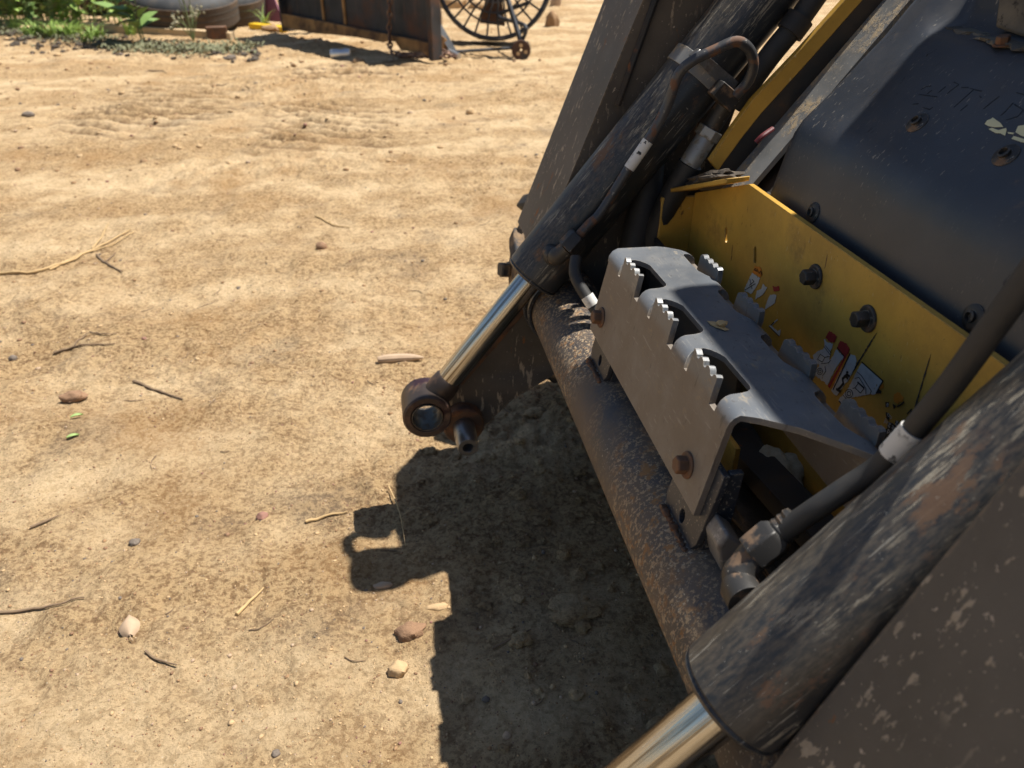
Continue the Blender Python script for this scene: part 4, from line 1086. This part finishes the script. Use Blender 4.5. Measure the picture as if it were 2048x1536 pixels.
o = bpy.data.objects.new('loose_grit', me); link(o)
tag(o, 'loose grit and small pebbles scattered over the sandy yard', 'grit', kind='stuff')
parts = []
for k in range(320):
    x, y = rg.uniform(.02, .52), rg.uniform(.55, 1.5)
    r_ = .003 + .013 * rg.random() ** 4
    parts.append(xf(blob(r_, (1, 1, .65), k, .6, 1 if r_ < .009 else 2), Matrix.Translation(Vector((x, y, gz(x, y) + r_ * .15)))))
o = mk('soil_crumbs', join(*parts), gm, None)
tag(o, 'lumpy loose soil in the shade under the loader', 'soil', kind='stuff')
# bits of straw and root hair
parts = []
for k in range(30):
    x, y = rg.uniform(-1.0, .35), .5 + 2.4 * rg.random() ** 1.4
    a = rg.uniform(0, 6.28); L = rg.uniform(.012, .06) * (.6 + .3 * y)
    P = [Vector((x + math.cos(a + .5 * t) * L * t, y + math.sin(a + .5 * t) * L * t, 0)) for t in (0, .35, .7, 1)]
    P = [Vector((p.x, p.y, gz(p.x, p.y) + .002)) for p in P]
    parts.append(sweep(P, [.0011, .0010, .0008, .0005], 5))
o = mk('straw_litter', join(*parts), M['twig'], None)
tag(o, 'fine straw and root fibres strewn over the sand', 'litter', kind='stuff')

# ------------------------------------------------------------------ the far side of the yard
M['bucket'] = worn('bucket_steel', (.030, .030, .032), .6, .1, [dict(col=(.13, .065, .035, 1), col2=(.08, .04, .025, 1), scale=2.2, lo=.45, hi=.62, rough=.9), dict(col=(.17, .10, .07, 1), scale=9, lo=.6, hi=.7, stretch=(3, 3, .35), rough=.9, amt=.6)], var=.3)
M['edge'] = worn('cutting_edge', (.36, .19, .065), .75, .1, [dict(col=(.14, .075, .035, 1), scale=6, lo=.45, hi=.65, rough=.9)], var=.25)
M['plank'] = plain('sun_bleached_board', (.55, .40, .23), .85, var=.25, scale=9, h=.002)
M['yplank'] = plain('yellow_plastic', (.80, .50, .02), .5, var=.15, scale=10)
M['pink'] = plain('mauve_sheet', (.26, .10, .14), .6, var=.2, scale=6)
M['oldtyre'] = worn('old_tyre', (.04, .041, .042), .7, 0, [dict(col=(.11, .09, .07, 1), col2=(.08, .066, .05, 1), scale=3.5, lo=.48, hi=.66, rough=.95)], var=.3)
M['brown_rubber'] = worn('dusty_tread', (.10, .066, .042), .9, 0, [dict(col=(.07, .05, .035, 1), scale=3, lo=.45, hi=.65)], var=.25)
M['fan'] = worn('fan_black', (.035, .037, .042), .45, .2, [dict(col=(.17, .16, .15, 1), scale=8, lo=.5, hi=.7, amt=.6)], var=.2)
M['fan_rust'] = worn('fan_base', (.09, .045, .028), .8, .1, [dict(col=(.05, .04, .035, 1), scale=9, lo=.5, hi=.62)], var=.3)
M['grass'] = plain('weed_green', (.26, .38, .075), .6, var=.35, scale=6)
M['grass2'] = plain('weed_dark_green', (.17, .27, .07), .6, var=.35, scale=6)
M['dull'] = plain('dusty_clover', (.19, .19, .10), .8, var=.35, scale=8)
M['seed'] = plain('seed_head', (.30, .27, .17), .9, var=.3, scale=20)
M['alu'] = plain('crushed_aluminium', (.55, .57, .60), .35, .85, var=.15, scale=30)
M['stem'] = plain('weed_stem', (.16, .20, .07), .7, var=.2, scale=10)

# loader bucket lying with its cutting edge towards us
BL, BR = onz(568, 66, .02), onz(862, 122, .02)
bd = (BR - BL).normalized(); bn = Vector((bd.y, -bd.x, 0))
if bn.y > 0: bn = -bn
bucket = empty('loader_bucket', (BL + BR) / 2, 'rusty black loader bucket standing on its cutting edge across the yard', 'bucket')
def bq(a, b, z0, z1, th, back=0.): 
    A, B = BL + bd * a + bn * -back, BL + bd * b + bn * -back
    return prism([Vector((A.x, A.y, z0)), Vector((B.x, B.y, z0)), Vector((B.x, B.y, z1)), Vector((A.x, A.y, z1))], bn * -th)
LB = (BR - BL).length
mk('back_plate', bq(.0, LB - .02, .10, 1.05, .02, .06), M['bucket'], bucket)
ed = [(0, .05), (.55, .045), (.8, .06), (1.2, .075), (1.55, .07), (1.7, .11), (1.78, .04), (LB - .03, .035)]
ep = [BL + bd * a + Vector((0, 0, z)) for a, z in ed] + [BL + bd * (LB - .03) + Vector((0, 0, .125)), BL + Vector((0, 0, .165))]
mk('cutting_edge', prism(ep, bn * -.03), M['edge'], bucket, bevel=.004)
mk('side_plate', prism([BR + bd * -.03, BR + bd * .02, BR + bd * .02 + Vector((0, 0, 1.05)), BR + bd * -.03 + Vector((0, 0, 1.05))], bn * -.10), M['bucket'], bucket, bevel=.008)
mk('side_plate', bq(-.03, .0, .03, 1.05, .5), M['bucket'], bucket)
for a in (.62, .95): mk('rib', bq(a, a + .03, .17, 1.05, .012, .046), M['edge'], bucket)
# chain hanging down the bucket and heaped at its foot
def chain(path, L, r):
    out = []
    P = smooth_path(path, 40); acc = 0; k = 0; prev = P[0]
    for p in P[1:]:
        acc += (p - prev).length
        if acc >= L * 1.45:
            acc = 0; k += 1
            t = (p - prev).normalized()
            fr_ = frame(p, t) @ Matrix.Rotation(PI / 2 * (k % 2) + .3, 4, 'Z')
            lk = [Vector((L * .55 * math.cos(a), 0, L * math.sin(a))) for a in np.linspace(0, 2 * PI, 13)]
            out.append(xf(sweep(lk, r, 6, False), fr_))
        prev = p
    return join(*out)
ch0 = BL + bd * (LB * .80) + bn * .03
M['chain'] = worn('chain', (.17, .10, .07), .6, .5, [dict(col=(.3, .2, .13, 1), scale=20, lo=.5, hi=.65)], var=.3)
o = mk('chain', chain([ch0 + Vector((.02, 0, .62)), ch0 + Vector((.0, 0, .35)), ch0 + Vector((-.02, 0, .12)), ch0 + Vector((.0, -.10, .03)), ch0 + Vector((.15, -.16, .02)), ch0 + Vector((.3, -.02, .03)), ch0 + Vector((.42, -.2, .03)), ch0 + Vector((.25, -.26, .03)), ch0 + Vector((.05, -.22, .03)), ch0 + Vector((.45, -.32, .03))], .030, .0085), M['chain'], None)
tag(o, 'rusty chain hanging down the bucket and heaped on the ground', 'chain')
# crushed can, rocks by the bucket
p = gpt(682, 116)
o = mk('crushed_can', xf(join(lathe([(.030, -.08), (.040, -.07), (.042, -.03), (.033, .01), (.042, .04), (.038, .075), (.02, .08)], 16)), Matrix.Scale(.55, 4, (1, 0, 0))), M['alu'], None, frame(p + Vector((0, 0, .028)), (1, -.15, .05)), smooth=40)
tag(o, 'shiny crushed can lying under the bucket edge', 'can')
stone('stone', 545, 63, 40, (1, .8, .5), 51, M['clod'], 'dull lump of dirt between the tyres and the bucket', rough=.4)
stone('stone', 462, 118, 22, (1.1, .8, .5), 52, M['greystone'], 'grey stone at the tip of the grass patch', rough=.4)
stone('stone', 690, 104, 30, (1.3, .8, .4), 53, M['sandstone'], 'pale flat rock under the bucket edge behind the can', rough=.4)
stone('stone', 716, 126, 24, (1, .8, .6), 54, M['clod'], 'brown clod right of the crushed can', rough=.4)
# black bar, wedge and pipe beside the bucket
b0 = gpt(905, 112)
o = mk('steel_bar', prism([b0, b0 + Vector((.06, 0, 0)), b0 + Vector((-.10, .25, .28)), b0 + Vector((-.16, .25, .75)), b0 + Vector((-.21, .25, .75)), b0 + Vector((-.16, .25, .28))], (0, .03, 0)), M['fan'], None)
tag(o, 'bent black steel bar leaning beside the bucket', 'bar')
p0, p1 = gpt(876, 104), gpt(918, 119)
o = mk('metal_pipe', sweep([p0 + Vector((0, .1, .03)), p1 + Vector((0, 0, .025))], .022, 12), M['alu'], None); tag(o, 'short silver pipe on the ground at the bucket corner', 'pipe')
o = mk('wood_block', prism([gpt(866, 118) + Vector((0, .2, .0)), gpt(905, 119) + Vector((0, .2, 0)), gpt(905, 119) + Vector((-.02, .2, .12)), gpt(870, 118) + Vector((0, .2, .20))], (0, .12, 0)), M['edge'], None, bevel=.005); tag(o, 'rust coloured block behind the silver pipe', 'block')
o = mk('rag', xf(blob(1, (.035, .03, .16), 61, .3, 3), Matrix()), M['leaf'], None, Matrix.Translation(gpt(884, 100) + Vector((.02, .5, .20)))); tag(o, 'pale rag hanging beside the bent black bar', 'rag')

# drum fan on small wheels
wc = gpt(1043, 121)
FC = Vector((1.06, 7.15, .53)); FR = .480
ft = (Vector((0, 0, 1)) * .12 + Vector((-.13, -1, 0))).normalized()
MF = frame(FC, ft)
fan = empty('drum_fan', (FC.x, FC.y, 0), 'black drum fan with wire guard on a tube stand with small wheels', 'fan')
def circ3(r, n=48): return [Vector((r * math.cos(a), r * math.sin(a), 0)) for a in np.linspace(0, 2 * PI, n + 1)]
mk('guard_rim', sweep(circ3(FR), .020, 12, False), M['fan'], fan, MF)
mk('drum', ring(FR - .012, FR + .002, -.26, -.005, 56, .001), M['fan_rust'], fan, MF, smooth=40)
for r_ in (.12, .20, .28, .355): mk('guard_ring', sweep([p + Vector((0, 0, .03 * (1 - r_ / FR))) for p in circ3(r_)], .0085, 8, False), M['fan'], fan, MF)
spk = None
for k in range(28):
    if spk is None: spk = mk('guard_spoke', sweep(smooth_path([Vector((.10, 0, .028)), Vector((.2, .03, .02)), Vector((.30, .02, .012)), Vector((FR - .01, .035, 0))], 4), .0085, 8), M['fan'], fan, MF)
    else: share(spk, 'guard_spoke', fan, MF @ Matrix.Rotation(2 * PI * k / 28, 4, 'Z'))
mk('motor', lathe([(.09, -.2), (.09, -.03), (.06, 0)], 24), M['fan'], fan, MF)
bl = None
for k in range(3):
    Mb = MF @ Matrix.Rotation(2 * PI * k / 3 + .5, 4, 'Z')
    if bl is None: bl = mk('blade', prism([Vector((.08, -.05, -.09)), Vector((.36, -.12, -.06)), Vector((.38, .10, -.14)), Vector((.1, .06, -.12))], (0, 0, .006)), M['rust'], fan, Mb)
    else: share(bl, 'blade', fan, Mb)
lg0 = wc + Vector((0, .02, .075))
top = FC + Vector((-.10, -.06, .46))
mk('stand_leg', sweep(smooth_path([lg0 + Vector((0, .02, .06)), lg0.lerp(top, .5) + Vector((0, -.02, 0)), top], 4), .020, 12), M['fan'], fan)
mk('stand_leg', sweep(smooth_path([lg0 + Vector((.01, .03, .05)), lg0 + Vector((.04, .06, .17)), FC + Vector((.02, -.05, -.30)), FC + Vector((.3, -.03, -.2))], 4), .015, 12), M['fan'], fan)
mk('stand_axle', sweep([lg0 + Vector((-.5, .14, -.02)), lg0 + Vector((0, .12, .0))], .012, 10), M['fan'], fan)
wh = mk('wheel', ring(.010, .076, -.018, .018, 28, .006), M['fan_rust'], fan, frame(lg0, (-.1, -1, .1)), smooth=40)
for a in (40, 160, 280):
    c = lg0 + Vector((.036 * math.cos(R(a - 60)), -.02, .036 * math.sin(R(a - 60))))
    mk('wheel_hole', lathe([(.014, 0), (.014, .003), (.010, .004)], 14), M['sandstone'], wh, frame(c, (-.1, -1, .1)))
stone('stone', 905, 14, 60, (1.0, .6, .6), 71, M['sandstone'], 'pale rock behind the left side of the fan guard', rough=.35)
stone('stone', 962, 16, 44, (1.2, .6, .6), 72, M['sandstone'], 'pale rock behind the middle of the fan guard', rough=.35)
stone('stone', 1104, 52, 36, (.7, .6, 1.1), 73, M['clod'], 'upright brown rock at the right side of the fan', rough=.35)
stone('stone', 1112, 12, 34, (.6, .5, 1.3), 74, M['leaf'], 'pale pointed rock behind the right rim of the fan', rough=.3)

# old tyres lying flat, one on a wood block
def old_tyre(c, Ro, Ri, h, tilt, label):
    root = empty('old_tyre', c, label, 'tyre', 'old tyres stacked at the yard edge')
    Mx = Matrix.Translation(Vector(c)) @ Matrix.Rotation(tilt[0], 4, 'X') @ Matrix.Rotation(tilt[1], 4, 'Y')
    side = [(Ri, .02), (Ri + .03, .0), (Ro - .10, -.02), (Ro - .03, .02), (Ro, h * .22)]
    prof_ = side + [(Ro + .004, h * .5)] + [(r_, h - z) for r_, z in side[::-1]]
    VV, FF = [], []; n = 56
    for r_, z in prof_:
        for i in range(n):
            a = 2 * PI * i / n; VV.append((r_ * math.cos(a), r_ * math.sin(a), z))
    for k in range(len(prof_) - 1):
        for i in range(n): FF.append((k * n + i, k * n + (i + 1) % n, (k + 1) * n + (i + 1) % n, (k + 1) * n + i))
    mk('sidewall', (VV, FF), M['oldtyre'], root, Mx, smooth=60)
    mk('tread', ring(Ro - .004, Ro + .012, h * .18, h * .80, 56, .004), M['brown_rubber'], root, Mx, smooth=40)
    for zz in (.42, .60): mk('tread_groove', ring(Ro + .0125, Ro + .0135, h * zz, h * zz + .012, 56, .0004), M['oldtyre'], root, Mx, smooth=40)
old_tyre((-1.75, 8.62, .05), .49, .24, .30, (R(8), R(3)), 'large old tyre lying flat on a wood block behind the board')
old_tyre((-1.50, 9.02, .03), .44, .22, .34, (R(10), R(6)), 'old tyre leaning half behind the larger tyre by the bucket')
old_tyre((-2.6, 9.9, .05), .45, .24, .30, (0, 0), 'dark old tyre behind the broad-leaved weeds')
old_tyre((-3.7, 10.2, .05), .48, .24, .32, (0, 0), 'dark old tyre behind the weeds at the far left')
o = mk('wood_block', box((-.09, -.04, 0), (.09, .04, .10)), M['rust'], None, Matrix.Translation(gpt(436, 77)) @ Matrix.Rotation(.2, 4, 'Z'), bevel=.006)
tag(o, 'weathered wood block propping the large old tyre', 'block')
def board(pa, pb, w, h, mat, name, label):
    A, B = gpt(*pa), gpt(*pb); d = (B - A); n = Vector((-d.y, d.x, 0)).normalized()
    o = mk(name, prism([A, B, B + n * w, A + n * w], (0, 0, h)), mat, None, bevel=.006); return tag(o, label, 'board')
board((150, 62), (462, 82), .09, .07, M['plank'], 'wooden_board', 'long sun-bleached board lying in front of the tyres')
board((498, 58), (568, 66), .10, .05, M['yplank'], 'plastic_board', 'bright yellow strip lying left of the bucket')
o = mk('mauve_sheet', prism([Vector((-1.06, 9.0, .02)), Vector((-.86, 8.85, .02)), Vector((-1.05, 9.15, .62)), Vector((-1.32, 9.25, .62))], (.01, .02, 0)), M['pink'], None)
tag(o, 'mauve metal sheet leaning between tyres and bucket', 'sheet')

# weeds
def leaf_at(p, d, L, W, up=.3, n=4):
    d = Vector(d).normalized(); side = d.cross(Vector((0, 0, 1)))
    side = side.normalized() if side.length > .01 else Vector((1, 0, 0))
    V, F = [], []
    for i in range(n + 1):
        t = i / n; w = W * math.sin(PI * (.05 + .93 * t)) ** .8
        c = p + d * L * t + Vector((0, 0, up * L * (t - 1.5 * t * t)))
        V += [c - side * w + Vector((0, 0, w * .35)), c, c + side * w + Vector((0, 0, w * .35))]
    for i in range(n):
        F += [(i * 3, i * 3 + 1, i * 3 + 4, i * 3 + 3), (i * 3 + 1, i * 3 + 2, i * 3 + 5, i * 3 + 4)]
    return V, F
def weed(name, base_, H, nst, spread, L, W, mats, label, cat, group, seed, per=9, droop=.2):
    rnd = random.Random(seed); root = empty(name, base_, label, cat, group)
    st, lf = [], []
    b = Vector(base_)
    for s_ in range(nst):
        a = rnd.uniform(0, 6.28); k = rnd.uniform(.2, 1) * spread
        tip = b + Vector((math.cos(a) * k, math.sin(a) * k, H * rnd.uniform(.65, 1.05)))
        P = smooth_path([b + Vector((math.cos(a) * .02, math.sin(a) * .02, -.01)), b.lerp(tip, .5) + Vector((0, 0, .06 * H)), tip], 5)
        st.append(sweep(P, [.006 - .004 * i / len(P) for i in range(len(P))], 6))
        for i in range(per):
            p = P[min(len(P) - 1, 2 + int((len(P) - 2) * i / per))]
            aa = rnd.uniform(0, 6.28)
            sc_ = rnd.uniform(.55, 1.15)
            lf.append(leaf_at(p, (math.cos(aa), math.sin(aa), rnd.uniform(-.3, .7)), L * sc_, W * sc_, droop))
    mk('stem', join(*st), M['stem'], root)
    mk('foliage', join(*lf), mats, root, smooth=0)
    return root
rw = random.Random(21)
for k in range(15):
    px_, py_ = 6 + k * 10.5 + rw.uniform(-5, 5), 52 + rw.uniform(-14, 12)
    p = gpt(px_, py_)
    weed('leafy_weed', p, rw.uniform(.45, .80), 7, .20, .11, .028, M['grass'] if k % 3 else M['grass2'], 'bushy green weed in the thick clump at the far left yard edge', 'weed', 'bushy weeds at the far left', 100 + k, 10)
for k in range(5):
    p = gpt(150 + k * 22 + rw.uniform(-6, 6), 44 + rw.uniform(-6, 8))
    weed('leafy_weed', p, rw.uniform(.40, .60), 5, .2, .13, .024, M['grass'], 'green weed growing behind the sun-bleached board', 'weed', 'weeds behind the board', 140 + k, 8)
p = gpt(290, 88)
weed('broad_leaf_weed', p, .62, 3, .12, .24, .085, M['grass2'], 'tall broad-leaved weed standing in front of the board', 'weed', None, 171, 7, .1)
weed('broad_leaf_weed', gpt(245, 62), .50, 2, .12, .22, .075, M['grass2'], 'broad-leaved weed with hanging leaves left of the tallest weed', 'weed', None, 172, 6, .0)
p = gpt(388, 82); root = empty('seeding_weed', p, 'dry seeding weed with pale flower heads before the large tyre', 'weed')
rnd = random.Random(9); st, hd = [], []
for k in range(11):
    a = rnd.uniform(0, 6.28); tip = p + Vector((math.cos(a) * .18 * rnd.random() ** .5, math.sin(a) * .1, rnd.uniform(.12, .48)))
    P = smooth_path([p, p.lerp(tip, .5) + Vector((0, 0, .04)), tip], 4); st.append(sweep(P, .0035, 5))
    for j in range(7):
        hd.append(xf(blob(rnd.uniform(.008, .018), (1, 1, 1), k * 7 + j, .5, 1), Matrix.Translation(tip + Vector((rnd.uniform(-.035, .035), rnd.uniform(-.03, .03), rnd.uniform(-.03, .03))))))
mk('stem', join(*st), M['stem'], root); mk('seed_heads', join(*hd), M['seed'], root)
# grass tufts
def tuft(p, n, L, mat, label, group, seed):
    rnd = random.Random(seed); parts = []
    for k in range(n):
        a = rnd.uniform(0, 6.28); l = L * rnd.uniform(.5, 1.1); b = Vector(p) + Vector((rnd.uniform(-.05, .05), rnd.uniform(-.05, .05), 0))
        d = Vector((math.cos(a), math.sin(a), 0)); sd_ = Vector((-d.y, d.x, 0)) * .006
        c = [b + d * l * t * t * .8 + Vector((0, 0, l * (t * 1.2 - .55 * t * t))) for t in (0, .33, .66, 1)]
        V = []
        for i, q_ in enumerate(c): V += [q_ - sd_ * (1 - i / 3.3), q_ + sd_ * (1 - i / 3.3)]
        parts.append((V, [(0, 1, 3, 2), (2, 3, 5, 4), (4, 5, 7, 6)]))
    o = mk('grass_tuft', join(*parts), mat, None, smooth=0)
    return tag(o, label, 'grass', group)
for k in range(9):
    p = gpt(40 + k * 20 + rw.uniform(-9, 9), 66 + rw.uniform(-6, 10) + k * 1.2)
    tuft(p, 46, .20, M['grass'], 'grass tuft along the sandy edge before the weeds', 'grass tufts at the yard edge', 300 + k)
tuft(gpt(533, 58), 16, .32, M['grass'], 'arching grass tuft between the tyre and the mauve sheet', None, 320)
tuft(gpt(262, 70), 30, .30, M['grass'], 'long grass tuft standing behind the sun-bleached board', None, 321)
# low clover mat: uncountable
parts = []
for k in range(2300):
    u = rw.random(); px_ = 205 + 300 * u + rw.gauss(0, 14); py_ = 92 + rw.gauss(0, 5.5) + 7 * math.sin(u * 3) 
    if rw.random() < .25: px_ = rw.uniform(0, 240); py_ = 74 + .06 * px_ + rw.gauss(0, 4)
    p = onz(px_, py_, 0.); p.z = gz(p.x, p.y)
    a = rw.uniform(0, 6.28)
    parts.append(leaf_at(p + Vector((0, 0, rw.uniform(.0, .03))), (math.cos(a), math.sin(a), rw.uniform(.1, .9)), rw.uniform(.02, .05), rw.uniform(.006, .013), .1, 2))
o = mk('clover_mat', join(*parts), M['dull'], None, smooth=0)
tag(o, 'low dusty green ground cover creeping out over the sand', 'ground cover', kind='stuff')
parts = []
for k in range(420):
    px_ = rw.uniform(0, 520); py_ = 80 + .05 * px_ + rw.gauss(0, 8)
    p = onz(px_, py_, 0.); r_ = .008 + .03 * rw.random() ** 3
    parts.append(xf(blob(r_, (1, 1, .7), k, .5, 1), Matrix.Translation(Vector((p.x, p.y, gz(p.x, p.y) + r_ * .2)))))
o = mk('dirt_crumbs', join(*parts), M['soil'], None)
tag(o, 'dark crumbs of soil along the weed edge', 'soil', kind='stuff')
